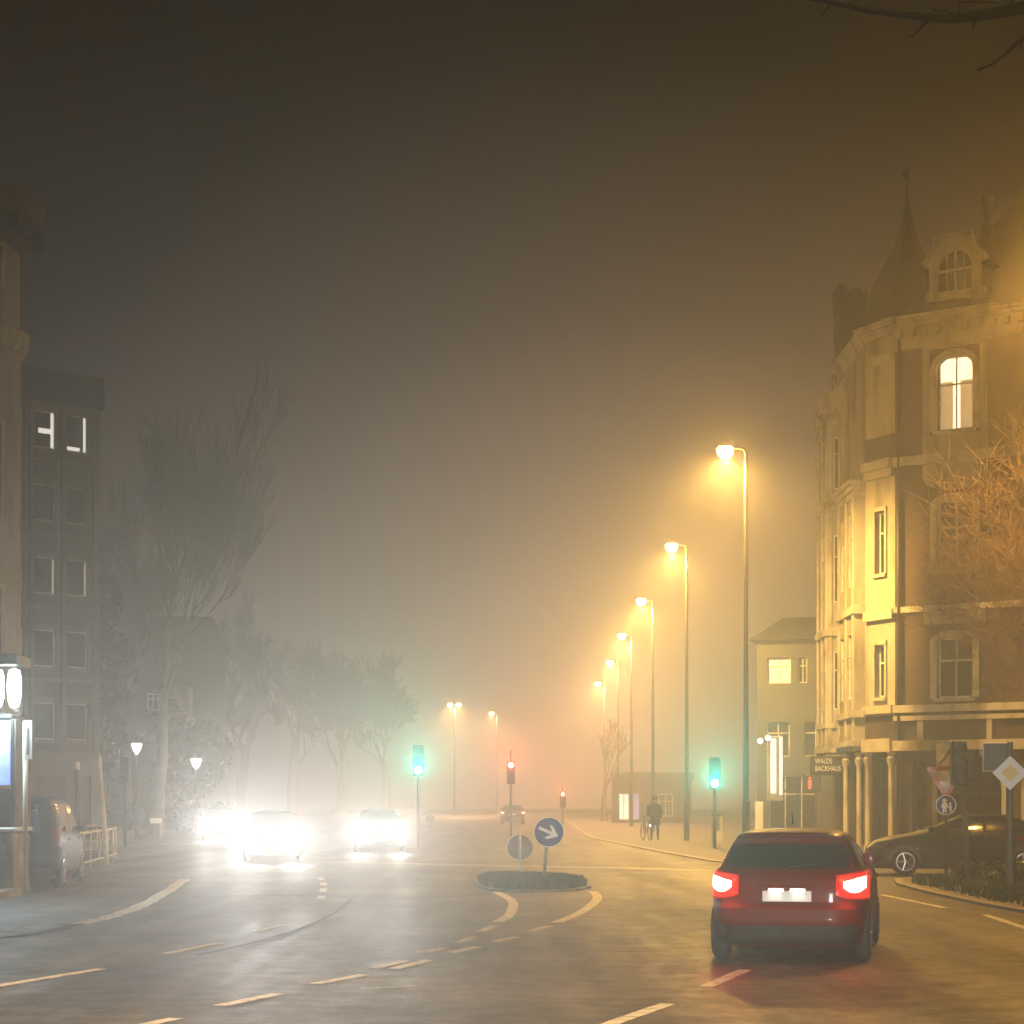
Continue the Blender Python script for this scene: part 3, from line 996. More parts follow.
# oncoming traffic
for (u, Y, pw, lb, pt, shp, rz) in ((274, 56, P_HEAD, 'nearest dark oncoming car, its dazzling headlights reflected in the road', 'blackpaint', HATCH, 6.0),
                                (380, 67, P_HEAD, 'dark oncoming car with merging white headlights, left of the green signal', 'greypaint', SEDAN, 5.0),
                                (220, 86, P_HEAD * .9, 'dark oncoming car with two round headlights, farthest left of the oncoming cars', 'blackpaint', HATCH, 2.0)):
    x = (u - U0) / F * Y
    Lc = shp.at(.5)[1]
    aim_a = math.atan2(-x, Y)             # facing the viewer
    a = R(180) + aim_a + R(rz) * 0
    c, s_ = math.cos(a), math.sin(a)
    t = car('oncoming_car', lb, 'car', (x + s_ * Lc, Y - c * Lc, 0), a, shp, pt, axles=(.72, Lc - .78), wr=.31, lights='head', group='oncoming cars with lit headlights', wcab=(.9, 2.3), rear_top=1.3)
    head_beams(t, shp, pw)

# far car driving away
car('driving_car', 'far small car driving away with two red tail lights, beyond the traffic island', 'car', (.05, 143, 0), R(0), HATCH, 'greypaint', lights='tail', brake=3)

# the car waiting behind the viewer: its dipped headlights wash the road and the signs ahead
wc_ = car('waiting_car', 'silver hatchback waiting behind the viewer with dipped headlights on', 'car', (2.5, -9.5, 0), R(-3), HATCH, 'silverpaint', axles=(.72, 3.17), lights='head')
for sg in (-1, 1):
    p_ = HATCH.rear(.6 * sg, .68, True)
    spot((p_.x, p_.y + .07, p_.z), (-.02, 1, -.085), P_DIP, (1, .97, .92), 40, .8, .08, wc_)

# parked vehicles
van = car('parked_van', 'dark van parked on the left behind the white sign pole', 'van', (-9.85, 39.4, 0), R(4.6), VAN, 'blackpaint', axles=(.8, 3.5), wr=.33, belt=1.08, top=1.66, wcab=(1.0, 2.5), tail=(.80, 1.22), tw=.13, headz=(.70, .92))
bc = car('parked_car', 'black estate car parked side on at the right, behind the two sign poles', 'car', (12.75, 46.7, 0), R(82), SEDAN, 'blackpaint', axles=(.85, 3.55), wr=.32, wcab=(1.0, 2.5), group='dark cars parked on the right')
b2 = car('parked_car', 'second dark car parked behind the black one, at the right edge', 'car', (16.6, 48.5, 0), R(78), SEDAN, 'blackpaint', axles=(.85, 3.55), wr=.32, wcab=(1.0, 2.5), group='dark cars parked on the right')
# ------------------------------------------------------------------ buildings
class Wall:
    "a facade frame: origin o, ex along the wall, ez up, n outward"
    def __init__(s, o, d, flip=False):
        s.o = Vector(o)
        s.ex = Vector((d[0], d[1], 0)).normalized()
        s.ez = Vector((0, 0, 1))
        s.n = Vector((s.ex.y, -s.ex.x, 0)) * (-1 if flip else 1)

    def p(s, x, z, out=0.0):
        return s.o + s.ex * x + s.ez * z + s.n * out

    def box(s, b, x0, x1, z0, z1, o0, o1):
        vs = [s.p(x, z, o) for z in (z0, z1) for x, o in ((x0, o0), (x1, o0), (x1, o1), (x0, o1))]
        b.add(vs, [(3, 2, 1, 0), (4, 5, 6, 7), (0, 1, 5, 4), (1, 2, 6, 5), (2, 3, 7, 6), (3, 0, 4, 7)])

    def panel(s, b, W0, W1, z0, z1, holes=(), deep=0.22):
        "wall face with real openings and their reveals"
        xs = sorted({W0, W1, *[max(W0, min(W1, h[0])) for h in holes], *[max(W0, min(W1, h[2])) for h in holes]})
        zs = sorted({z0, z1, *[max(z0, min(z1, h[1])) for h in holes], *[max(z0, min(z1, h[3])) for h in holes]})
        for xa, xb in zip(xs, xs[1:]):
            for za, zb in zip(zs, zs[1:]):
                cx, cz = (xa + xb) / 2, (za + zb) / 2
                if any(h[0] < cx < h[2] and h[1] < cz < h[3] for h in holes):
                    continue
                b.add([s.p(xa, za), s.p(xb, za), s.p(xb, zb), s.p(xa, zb)], [(0, 1, 2, 3)])
        for x0, a0, x1, a1 in [h[:4] for h in holes]:
            if x1 <= W0 or x0 >= W1 or a1 <= z0 or a0 >= z1: continue
            for q in ((x0, a0, x0, a1), (x1, a0, x1, a1), (x0, a0, x1, a0), (x0, a1, x1, a1)):
                b.add([s.p(q[0], q[1]), s.p(q[2], q[3]), s.p(q[2], q[3], -deep), s.p(q[0], q[1], -deep)], [(0, 1, 2, 3)])

    def arch_fill(s, b, h, rise):
        "closes the corners above an arched head"
        x0, z0, x1, z1 = h[:4]
        k = 10
        for sg in (0, 1):
            pts = [(x0, z1 - rise), (x0, z1)] if sg == 0 else [(x1, z1), (x1, z1 - rise)]
            arc = []
            for i in range(k + 1):
                t = i / k
                x = (x0 + (x1 - x0) / 2 * t) if sg == 0 else (x1 - (x1 - x0) / 2 * t)
                q = 1 - t
                arc.append((x, z1 - rise * (1 - math.sqrt(max(0, 1 - q * q)))))
            cor = (x0, z1) if sg == 0 else (x1, z1)
            for a_, c_ in zip(arc, arc[1:]):
                b.add([s.p(*cor, .0), s.p(*a_, .0), s.p(*c_, .0)], [(0, 1, 2)])
                b.add([s.p(*a_, .0), s.p(*c_, .0), s.p(*c_, -.2), s.p(*a_, -.2)], [(0, 1, 2, 3)])

    def window(s, root, h, glass='glass', frame='whitemetal', deep=.15, bar=.06, mull=1, trans=(.68,), sill=None, curtain=None, cm='curtain', rise=0, surround=None, name='window'):
        x0, z0, x1, z1 = h[:4]
        f = MB()
        e = .002
        for a in ((x0 + e, x0 + bar, z0 + e, z1 - e), (x1 - bar, x1 - e, z0 + e, z1 - e), (x0 + bar, x1 - bar, z0 + e, z0 + bar), (x0 + bar, x1 - bar, z1 - bar, z1 - e)):
            s.box(f, *a, -deep, -deep + .06)
        for i in range(mull):
            c = x0 + (x1 - x0) * (i + 1) / (mull + 1)
            s.box(f, c - bar * .4, c + bar * .4, z0 + bar, z1 - bar, -deep + .003, -deep + .055)
        for t in trans:
            c = z0 + (z1 - z0) * t
            s.box(f, x0 + bar, x1 - bar, c - bar * .4, c + bar * .4, -deep + .006, -deep + .065)
        fo = f.build(name, frame, root)
        g = MB().add([s.p(x0, z0, -deep + .02), s.p(x1, z0, -deep + .02), s.p(x1, z1, -deep + .02), s.p(x0, z1, -deep + .02)], [(0, 1, 2, 3)])
        g.build('pane', glass, fo)
        if curtain:
            for a, c_ in curtain:
                cu = MB()
                n = 10
                cu.grid(lambda u, v: s.p(x0 + (x1 - x0) * (a + (c_ - a) * u), z0 + bar + (z1 - z0) * .64 * v, -deep + .035 + .012 * math.sin(u * 22)), n, 1)
                cu.build('curtain', cm, fo, True)
        if sill:
            b = MB()
            s.box(b, x0 - .1, x1 + .1, z0 - .1, z0 - .002, -.1, .1)
            b.build('sill', sill, fo)
        if surround:
            b = MB()
            w_, m_ = surround
            s.box(b, x0 - w_, x0 - .001, z0 - .0, z1 - rise, .003, .05)
            s.box(b, x1 + .001, x1 + w_, z0 - .0, z1 - rise, .003, .05)
            if rise:
                k = 12
                o_, i_ = [], []
                cx = (x0 + x1) / 2
                hw = (x1 - x0) / 2
                for i in range(k + 1):
                    t = math.pi * i / k
                    i_.append((cx - hw * math.cos(t), z1 - rise + rise * math.sin(t)))
                    o_.append((cx - (hw + w_) * math.cos(t), z1 - rise + (rise + w_) * math.sin(t)))
                for i in range(k):
                    b.prism([i_[i], o_[i], o_[i + 1], i_[i + 1]], s.p(0, 0, .003), s.ex, s.ez, s.n, .055)
            else:
                s.box(b, x0 - w_, x1 + w_, z1 + .001, z1 + w_ * 1.3, .003, .07)
            b.build('surround', m_, fo)
        return fo

    def cornice(s, b, x0, x1, z, steps=((0.0, .06, .12), (.12, .12, .12), (.24, .22, .10), (.34, .30, .08))):
        for dz, o, h in steps:
            s.box(b, x0 - o, x1 + o, z + dz, z + dz + h - .002, -.05, o)


# ---------------------------------------------------------------- the corner building on the right
cb = thing('corner_building', 'ornate old corner house with pointed turret, dormer and one lit arched window', 'building', (0, 0, 0))
A, B = Vector((11.49, 60.0, 0)), Vector((10.86, 61.3, 0))
d1 = Vector((.819, -.574, 0))
W1 = Wall(A, d1)
TC = [1.9, 5.3, 8.7, 12.1]
LV = [(4.76, 6.55, .12), (8.5, 10.6, .12), (12.66, 14.85, .38)]
b = MB()
holes = [(t - .56, z0, t + .56, z1, r) for t in TC for z0, z1, r in LV]
W1.panel(b, 0, 15, 4.30, 15.2, holes)
for h in holes: W1.arch_fill(b, h, h[4])
b.build('wall', 'brick', cb)
b = MB()
gh = [(.55, .3, 1.0, 3.0), (1.35, .1, 3.35, 3.1), (4.1, .1, 6.3, 3.1), (7.2, .1, 9.4, 3.1), (10.4, .1, 12.6, 3.1)]
W1.panel(b, 0, 15, 0, 4.30, gh, .4)
for h in gh: W1.arch_fill(b, h, min(1.0, (h[2] - h[0]) / 2))
b.build('ground_floor_wall', 'brick', cb)
for h in gh[1:]:
    W1.window(cb, h, 'glass', 'darkmetal', deep=.3, mull=2, trans=(.62,), name='shop_window', rise=1.0, surround=(.16, 'trim'))
for i, h in enumerate(holes):
    lit = (i == 2)
    W1.window(cb, h, 'e_win' if lit else 'glass', 'whitemetal', deep=.17, mull=1, trans=(.62,), sill='trim', rise=h[4],
              surround=(.20, 'trim'), curtain=[(.05, .40), (.60, .95)] if lit else None, cm='e_curtain')
# pale bands, stucco fields and window bays
def piece(wl, name, mt, *a, parent=None):
    b = MB()
    wl.box(b, *a)
    return b.build(name, mt, parent or cb)


for a_ in ((-.02, 15, 3.22, 3.52, .003, .16), (-.02, 15, 4.12, 4.26, .003, .10), (-.02, 15, 4.36, 4.58, .003, .14), (-.02, 15, 11.72, 12.0, .003, .12), (-.02, 15, 7.35, 7.52, .003, .10)):
    piece(W1, 'string_course', 'trim', *a_)
for t in TC:
    piece(W1, 'panel_divider', 'trim', t - 1.16, t - .98, 3.53, 4.11, .003, .07)
    piece(W1, 'panel_divider', 'trim', t + 1.0, t + 1.16, 3.53, 4.11, .003, .07)
for t in TC:
    b = MB()
    for z0, z1 in ((12.0, 12.55), (15.1, 15.2)):
        W1.box(b, t - 1.0, t + 1.0, z0 + .003, z1 - .003, .003, .045)
    W1.box(b, t - 1.0, t - .78, 12.56, 15.09, .003, .045)
    W1.box(b, t + .78, t + 1.0, 12.56, 15.09, .003, .045)
    piece(W1, 'window_head_panel', 'stucco', t - .95, t + .95, 6.95, 7.34, .003, .05)
    # curved apron under the upper window
    pts = [(t - 1.0, 11.7), (t + 1.0, 11.7), (t + 1.0, 11.3)] + [(t + .95 * math.cos(a), 11.25 - .45 * math.sin(a) * .8) for a in [math.pi * k / 10 for k in range(11)]] + [(t - 1.0, 11.3)]
    b.prism(pts, W1.p(0, 0, .003), W1.ex, W1.ez, W1.n, .045)
    b.build('window_bay', 'stucco', cb)
b = MB()
W1.box(b, -.02, 15, 15.203, 15.75, -.3, .06)
W1.cornice(b, 0, 15, 15.75)
k = 0
while k * .42 < 14.8:
    W1.box(b, k * .42 + .1, k * .42 + .27, 15.55, 15.75, .063, .2)
    k += 1
b.build('cornice', 'trim', cb)
# chamfered corner, all pale stucco
dC = A - B
WC = Wall(B, (dC.x, dC.y))
wc = dC.length
b = MB()
ch = [(wc / 2 - .24, z0 + .1, wc / 2 + .24, z1 - .1, .1) for z0, z1, r in LV[:2]]
WC.panel(b, 0, wc, 4.3, 15.75, ch, .25)
b.build('corner_wall', 'stucco', cb)
for i, h in enumerate(ch):
    WC.window(cb, h, 'glass', 'whitemetal', deep=.2, mull=0, trans=(.66,), sill='trim', surround=(.10, 'trim'))
b = MB()
WC.cornice(b, 0, wc, 15.75)
WC.box(b, .05, wc - .05, 14.95, 15.2, .003, .10)
b.build('cornice', 'trim', cb)
for a_ in ((0, wc, 11.75, 12.02, .003, .22), (.03, wc - .03, 11.5, 11.74, .003, .13), (0, wc, 7.2, 7.5, .003, .13), (0, wc, 4.36, 4.6, .003, .16), (0, wc, 3.2, 3.6, .003, .2)):
    piece(WC, 'string_course', 'trim', *a_)
b = MB()
WC.box(b, .02, wc - .02, 12.03, 12.75, .003, .08)
b.build('balcony_panel', 'slate', cb)
b = MB()
WC.panel(b, 0, wc, 0, 4.3, [(.3, 0.05, 1.14, 3.0)], .4)
b.build('ground_floor_wall', 'brick', cb)
WC.window(cb, (.3, .05, 1.14, 3.0), 'glass', 'darkmetal', deep=.32, mull=1, trans=(.7,), name='entrance_door')
# corner columns
for q in (B + Vector((-.22, .0, 0)), B * .5 + A * .5 + Vector((-.42, -.2, 0)), A + Vector((-.16, -.24, 0)), Vector((10.55, 63.2, 0))):
    c = MB().lathe([(.13, .1), (.13, .35), (.085, .42), (.08, 2.6), (.075, 2.75), (.13, 2.9), (.14, 3.02), (.09, 3.05), (.17, 3.19)], 12, (q.x, q.y, 0))
    c.build('column', 'trim', cb, True, 40)
# street side
WS = Wall((10.9, 67.9, 0), (0, -1), True)
WS.n = Vector((-1, 0, 0))
b = MB()
LS = 67.9 - 61.3
sh = []
WS.panel(b, 0, LS, 4.3, 15.75, sh)
b.build('wall', 'stucco', cb)
for h in sh: WS.window(cb, h, 'glass', 'whitemetal', mull=1, sill='trim')
b = MB()
WS.panel(b, 0, LS, 0, 4.3, [(.4, .2, 2.4, 3), (LS - 3.3, .1, LS - .7, 3.05)], .4)
b.build('ground_floor_wall', 'brick', cb)
for h in ((.4, .2, 2.4, 3), (LS - 3.3, .1, LS - .7, 3.05)):
    WS.window(cb, h, 'glass', 'darkmetal', deep=.3, mull=1, name='shop_window')
b = MB()
WS.cornice(b, 1.2, LS, 15.75)
b.add([(10.9, 67.9, 0), (22, 67.9, 0), (22, 67.9, 16.1), (10.9, 67.9, 16.1)], [(0, 1, 2, 3)])
WS.box(b, 0, LS, 4.3, 4.55, .003, .12)
b.build('cornice', 'trim', cb)


def bay(name, y0, y1, x, z0, z1, mt, side_win, fronts, cap):
    "projecting bay on the street side between y0 and y1 reaching out to x"
    o = MB()
    wf = Wall((x, y1, 0), (0, -1), True); wf.n = Vector((-1, 0, 0))
    ws = Wall((x, y0, 0), (1, 0))                    # the side turned to the viewer
    dp = 10.9 - x
    L = y1 - y0
    fh = [(a, zz0, c, zz1) for a, c in fronts for zz0, zz1 in side_win]
    wf.panel(o, 0, L, z0, z1, fh, .15)
    sw = dp * .30
    shh = [(dp / 2 - sw * .55, a, dp / 2 + sw * .55, c) for a, c in side_win] if dp > .5 else []
    ws.panel(o, 0, dp, z0, z1, shh, .12)
    o.add([(x, y1, z0), (10.9, y1, z0), (10.9, y1, z1), (x, y1, z1)], [(0, 1, 2, 3)])
    o.add([(x, y0, z0), (10.9, y0, z0), (10.9, y1, z0), (x, y1, z0)], [(0, 1, 2, 3)])
    o.add([(x, y0, z1), (10.9, y0, z1), (10.9, y1, z1), (x, y1, z1)], [(0, 1, 2, 3)])
    bo = o.build(name, mt, cb)
    for h in fh: wf.window(bo, h, 'glass', 'whitemetal', deep=.1, bar=.05, mull=0)
    for h in shh: ws.window(bo, h, 'glass', 'whitemetal', deep=.08, bar=.04, mull=0)
    for z, ov, hh in cap:
        MB().box(((x - ov + 10.9) / 2, (y0 + y1) / 2, z + hh / 2), (10.9 - x + ov, L + 2 * ov, hh - .003)).build('moulding', 'trim', bo)
    # slim pilasters on the front and the side's edges
    for yy in (y0 + .09, (y0 + y1) / 2, y1 - .09):
        MB().box((x - .035, yy, (z0 + z1) / 2), (.064, .16, z1 - z0 - .5)).build('pilaster', 'trim', bo)
    if dp > .5:
        for xx in (x + .07, 10.9 - .1):
            MB().box((xx, y0 - .03, (z0 + z1) / 2), (.12, .055, z1 - z0 - .5)).build('pilaster', 'trim', bo)
    return bo


bay('bay', 61.75, 64.7, 10.58, 3.5, 11.5, 'stucco', [(4.9, 6.9), (8.4, 10.7)], [(.3, 1.2), (1.7, 2.6)],
    [(11.1, .05, .2), (11.3, .14, .16), (11.46, .24, .14), (7.5, .10, .18), (7.68, .05, .1), (4.3, .10, .2), (3.42, .16, .16), (3.28, .08, .16)])
bay('bay', 65.3, 67.3, 10.30, 3.3, 14.3, 'stucco', [(4.7, 6.6), (8.2, 10.4), (11.9, 13.6)], [(.5, 1.5)],
    [(14.0, .08, .18), (14.18, .18, .16), (14.34, .3, .16), (11.2, .08, .16), (11.34, .14, .12), (7.1, .10, .2), (7.3, .05, .1), (4.1, .08, .18), (3.3, .12, .2), (3.16, .06, .16)])
# volute gable shoulder above the deep bay
vol = [at(u, v, 65.2) for u, v in ((816, 402), (822, 396), (832, 391), (840, 384), (846, 374), (848, 366), (843, 358), (842, 351), (848, 344), (868, 341), (868, 420), (846, 418), (836, 408), (820, 407))]
b = MB().prism([(p.x, p.z) for p in vol], (0, 65.2, 0), (1, 0, 0), (0, 0, 1), (0, 1, 0), .4)
b.build('volute_gable', 'trim', cb)
cr = [at(u, v, 67) for u, v in ((838, 400), (842, 340), (840, 288), (839, 283), (846, 284), (848, 291), (853, 287), (856, 289), (860, 286), (863, 291), (867, 288), (872, 400))]
MB().prism([(p.x, p.z) for p in cr], (0, 67, 0), (1, 0, 0), (0, 0, 1), (0, 1, 0), 1.6).build('crested_gable', 'slate', cb)


# roofs
def L1(t, d, z):
    p = W1.p(t, z, -d)
    return Vector((p.x, p.y, z))


b = MB()
zb, za = 16.1, 23.2
ins = (za - zb) / 1.6
base = [(.45, .25), (16, .25), (16, 13), (1.0, 13)]
rings = []
for k in (0, .06, 1):
    z = zb + (za - zb) * k
    q = ins * k
    rings.append([L1(.45 + q, .25 + q * .93, z), L1(16 - q, .25 + q * .93, z), L1(16 - q, 13 - q * .93, z), L1(.45 + q, 13 - q * .93, z)])
b.loft(rings)
b.build('roof', 'slate', cb)
b = MB()
b.loft([[L1(-.05, .1, 16.1), L1(2.2, .1, 16.1), L1(2.2, 9, 16.1), L1(-.05, 9, 16.1)], [L1(.5, .9, 17.2), L1(2.2, .9, 17.2), L1(2.2, 8, 17.2), L1(.5, 8, 17.2)]])
b.build('lower_roof', 'slate', cb)
tc = at(903, 0, 62.0)
b = MB().lathe([(1.62, 16.05), (1.58, 16.25), (1.45, 16.6), (1.36, 17.0), (1.18, 17.6), (.86, 18.15), (.56, 18.6), (.38, 19.0), (.27, 19.4), (.18, 19.75), (.10, 20.1), (.055, 20.5), (.03, 20.8)], 8, (tc.x + .12, 62.0, 0), ph=.3)
tu = b.build('turret_roof', 'slate', cb, True, 25)
MB().lathe([(.028, 20.75), (.022, 20.95), (.05, 20.98), (.15, 21.08), (.16, 21.18), (.08, 21.28), (.02, 21.32), (.012, 21.5)], 12, (tc.x + .12, 62.0, 0)).build('finial', 'darkmetal', tu, True)
# dormer
dz = 16.55
dp = [(-.92, 0), (.92, 0), (.92, .22), (.80, .28), (.80, .95), (1.0, 1.02), (.96, 1.14), (.74, 1.28), (.64, 1.5), (.56, 1.68), (.56, 1.8), (-.56, 1.8), (-.56, 1.68), (-.64, 1.5), (-.74, 1.28), (-.96, 1.14), (-1.0, 1.02), (-.80, .95), (-.80, .28), (-.92, .22)]
WD = Wall(W1.p(1.9, dz, .02), (d1.x, d1.y))
dw = MB()
win = [(-.52, .22)] + [(.52 * -math.cos(math.pi * k / 12), .85 + .55 * math.sin(math.pi * k / 12)) for k in range(13)] + [(.52, .22)]
# front plate around the window opening, built as left, right, top strips
half = [(-.92, 0), (-.52, .0), (-.52, .85)] + [(.52 * -math.cos(math.pi * k / 12), .85 + .55 * math.sin(math.pi * k / 12)) for k in range(1, 7)] + [(0, 1.8), (-.56, 1.8), (-.56, 1.68), (-.64, 1.5), (-.74, 1.28), (-.96, 1.14), (-1.0, 1.02), (-.80, .95), (-.80, .28), (-.92, .22)]
dw.prism(half, WD.p(0, 0), WD.ex, WD.ez, WD.n, -.14)
dw.prism([(-x, z) for x, z in half][::-1], WD.p(0, 0), WD.ex, WD.ez, WD.n, -.14)
WD.box(dw, -.518, .518, 0, .22, -.14, 0)
do = dw.build('dormer', 'trim', cb)
bk = MB()
bk.prism([(x * .97, z * .97) for x, z in dp], WD.p(0, .01, -.20), WD.ex, WD.ez, WD.n, -2.2)
bk.build('dormer_cheek', 'slate', do)
fr = MB()
WD.box(fr, -.03, .03, .22, 1.4, -.12, -.07); WD.box(fr, -.52, .52, .80, .87, -.12, -.065)
for x in (-.27, .27): WD.box(fr, x - .018, x + .018, .22, 1.3, -.115, -.08)
fr.build('dormer_frame', 'whitemetal', do)
MB().prism(win, WD.p(0, 0, -.13), WD.ex, WD.ez, WD.n, -.01).build('pane', 'glass', do)
pr = MB()
for sg in (-1, 1):
    pr.tube([WD.p(sg * .98, 1.10, .03), WD.p(sg * .76, 1.32, .03), WD.p(sg * .62, 1.62, .03), WD.p(sg * .58, 1.80, .03)], .055, 6)
WD.box(pr, -.64, .64, 1.79, 1.88, -.12, .09)
pr.build('dormer_hood', 'trim', do)
cp = L1(2.15, 1.9, 0)
b = MB().lathe([(.2, 18.4), (.2, 19.1), (.12, 19.15), (.09, 19.4), (.16, 19.75), (.19, 19.95), (.10, 20.0), (.03, 20.1)], 10, (cp.x, cp.y, 0))
b.build('chimney', 'slate', cb, True, 40)
# rainwater pipes
for x_, o_ in ((.16, .09), (4.2, .09)):
    MB().tube([W1.p(x_, .1, o_), W1.p(x_, 15.5, o_)], .05, 8).build('downpipe', 'darkmetal', cb, True)
# hanging name board under the bay
sg_ = thing('shop_name_board', 'dark board with two lines of pale lettering under the bay of the ornate corner house', 'sign', (0, 0, 0))
tp = [at(u, v, 65.0) for u, v in ((810, 756), (844, 775))]
MB().bbox(((tp[0].x + tp[1].x) / 2, 65.0, (tp[0].z + tp[1].z) / 2), (tp[1].x - tp[0].x, .12, tp[0].z - tp[1].z), .02).build('board', 'darkwall', sg_)


def text(s, loc, size, mt, name, parent, rz=0.0, width=None, depth=.006):
    cu = D.curves.new('text', 'FONT')
    cu.body = s
    cu.size = size
    cu.extrude = depth
    o = D.objects.new('text', cu)
    COL.objects.link(o)
    dg = bpy.context.evaluated_depsgraph_get()
    me = D.meshes.new_from_object(o.evaluated_get(dg))
    D.objects.remove(o)
    D.curves.remove(cu)
    me.materials.clear()
    me.materials.append(M[mt])
    n = D.objects.new(name, me)
    COL.objects.link(n)
    n.rotation_euler = (R(90), 0, rz)
    n.location = loc
    if width:
        xs = [v.co.x for v in me.vertices]
        n.scale.x = width / (max(xs) - min(xs))
    n.parent = parent
    return n


q0 = at(815, 763.5, 64.9); q1 = at(815, 771, 64.9)
text('WALDS', q0, .24, 'signwhite', 'lettering', sg_, width=.55)
text('BACKHAUS', q1, .24, 'signwhite', 'lettering', sg_, width=.82)

# ---------------------------------------------------------------- lower house behind it
def house(name, label, O, d, W, H, win, depth, mt='greywall', group=None, roof='flat', lit=(), glass='glass', frame='whitemetal', base=None, deep_d=None, wm='e_winwhite', sill=None, mull=None, trans=(.68,)):
    t = thing(name, label, 'building', (0, 0, 0), 0, group)
    wl = Wall(O, d)
    b = MB()
    wl.panel(b, 0, W, 0, H, win)
    n = wl.n
    for x0, x1 in ((0, 0), (W, W)):
        b.add([wl.p(x0, 0), wl.p(x0, 0, -depth), wl.p(x0, H, -depth), wl.p(x0, H)], [(0, 1, 2, 3)])
    b.add([wl.p(0, 0, -depth), wl.p(W, 0, -depth), wl.p(W, H, -depth), wl.p(0, H, -depth)], [(0, 1, 2, 3)])
    b.build('wall', mt, t)
    for i, h in enumerate(win):
        wl.window(t, h, wm if i in lit else glass, frame, mull=(1 if h[2] - h[0] < 1.6 else 2) if mull is None else mull, trans=trans, sill=sill)
    r = MB()
    if roof == 'flat':
        wl.box(r, -.15, W + .15, H + .002, H + .45, -depth - .15, .15)
    else:
        k = roof
        r.loft([[wl.p(-.3, H + .002, .3), wl.p(W + .3, H + .002, .3), wl.p(W + .3, H + .002, -depth - .3), wl.p(-.3, H + .002, -depth - .3)],
                [wl.p(.6, H + k, -depth / 2 + .2), wl.p(W - .6, H + k, -depth / 2 + .2), wl.p(W - .6, H + k, -depth / 2 - .2), wl.p(.6, H + k, -depth / 2 - .2)]])
    r.build('roof', 'slate', t)
    return t, wl


o_ = at(757, 0, 86)
hw, hwl = house('townhouse', 'lower dim house with a row of lit upper windows behind the ornate corner house', (o_.x, 86, 0), (.97, -.24), 7.5, 8.6,
      [(.45, 6.75, 1.45, 7.85), (1.75, 6.75, 2.15, 7.85), (2.55, 6.75, 3.2, 7.85), (3.7, 6.75, 4.6, 7.85), (.4, 3.6, 1.4, 5.1), (2.0, 3.6, 3.0, 5.1), (3.7, 3.6, 4.6, 5.1), (.5, .3, 2.6, 2.8), (3.3, .3, 5, 2.8)],
      10, 'spandrel', lit=(0, 2, 3), roof=1.4)
# far shop with a bright window
o_ = at(612, 0, 152)
fs, fw = house('shop_pavilion', 'far low shop pavilion with one bright white window by the pavement', (o_.x, 152, 0), (1, -.1), 6, 3.4,
      [(.45, .25, 1.3, 2.25), (1.5, .25, 2.05, 2.25), (3.5, .5, 4.6, 2.2)], 5, 'darkwall', lit=(0,), roof='flat', wm='e_shop')
fw.window(fs, (1.5, .25, 2.05, 2.25), 'e_blue', 'whitemetal', deep=.12, name='shop_door')

# lit vertical sign and its spot lamps
sv = thing('shop_sign', 'tall brightly lit vertical shop sign with two small spot lamps, beside the lamp pole', 'sign', (0, 0, 0))
a_, c_ = at(767, 736, 79), at(783, 801, 79)
MB().bbox(((a_.x + c_.x) / 2, 79, (a_.z + c_.z) / 2), (c_.x - a_.x, .22, a_.z - c_.z), .04).build('casing', 'whitemetal', sv)
MB().bbox(((a_.x + c_.x) / 2 - .08, 78.88, (a_.z + c_.z) / 2 + .1), (.22, .03, (a_.z - c_.z) * .84), .01).build('light_panel', 'e_shop', sv)
MB().bbox(((a_.x + c_.x) / 2 + .22, 78.88, (a_.z + c_.z) / 2 + .1), (.12, .03, (a_.z - c_.z) * .88), .01).build('light_panel', 'e_shop', sv)
MB().tube([(c_.x + .0, 79.05, c_.z + .4), (c_.x + .6, 79.05, c_.z + .4), (c_.x + .6, 79.05, .12)], .035, 8).build('mount', 'darkmetal', sv)
for u, v in ((760, 741), (767.5, 738)):
    p = at(u, v, 78.7)
    l_ = MB().lathe([(.03, -.16), (.1, -.02), (.12, .1)], 12, tuple(p), 'y').build('spot_lamp', 'darkmetal', sv, True)
    MB().lathe([(.11, .10), (.09, .13), (.004, .15)], 12, tuple(p), 'y').build('bulb', 'e_lantern', l_, True)
    MB().tube([p + Vector((0, .1, 0)), p + Vector((.2, .25, .0)), Vector((a_.x + .1, 79.0, p.z - .05))], .02, 6).build('lamp_arm', 'darkmetal', sv)
spot(((a_.x + c_.x) / 2, 78.8, 3.2), (-.1, -1, 0), 250, (1, .93, .8), 150, 1, .3, sv)

# ---------------------------------------------------------------- left side
ob, ow = house('office_block', 'plain six storey concrete block with paired windows and a dark flat roof, on the left', (at(-30, 0, 78.6).x, 78.6, 0), (.72, .69), 5.9, 18.1,
      [(x, z, x + .98, z + 1.5) for x in (2.85, 4.35) for z in (4.2, 7.15, 10.1, 13.05, 16.0)] + [(x, z, x + .98, z + 1.5) for x in (.1, 1.4) for z in (4.2, 7.15, 10.1, 13.05, 16.0)],
      12, 'concrete', frame='trim', mull=0, trans=())
for z in (2.75, 5.75, 8.7, 11.65, 14.6):
    for x in (2.78, 4.28):
        piece(ow, 'spandrel', 'spandrel', x, x + 1.12, z + .15 if z > 3 else z + .9, z + 1.3, .003, .03, parent=ob)
for x in (2.6, 4.06, 5.52):
    piece(ow, 'concrete_rib', 'concrete', x, x + .16, 3.56, 17.84, .003, .12, parent=ob)
for z in (3.6, 6.9 - .35, 9.85 - .35, 12.8 - .35, 15.75 - .35):
    piece(ow, 'floor_band', 'greywall', 0, 5.88, z + .0, z + .13, .004, .09, parent=ob)
b = MB()
ow.box(b, -.1, 6.02, 17.85, 19.15, -.5, .12)
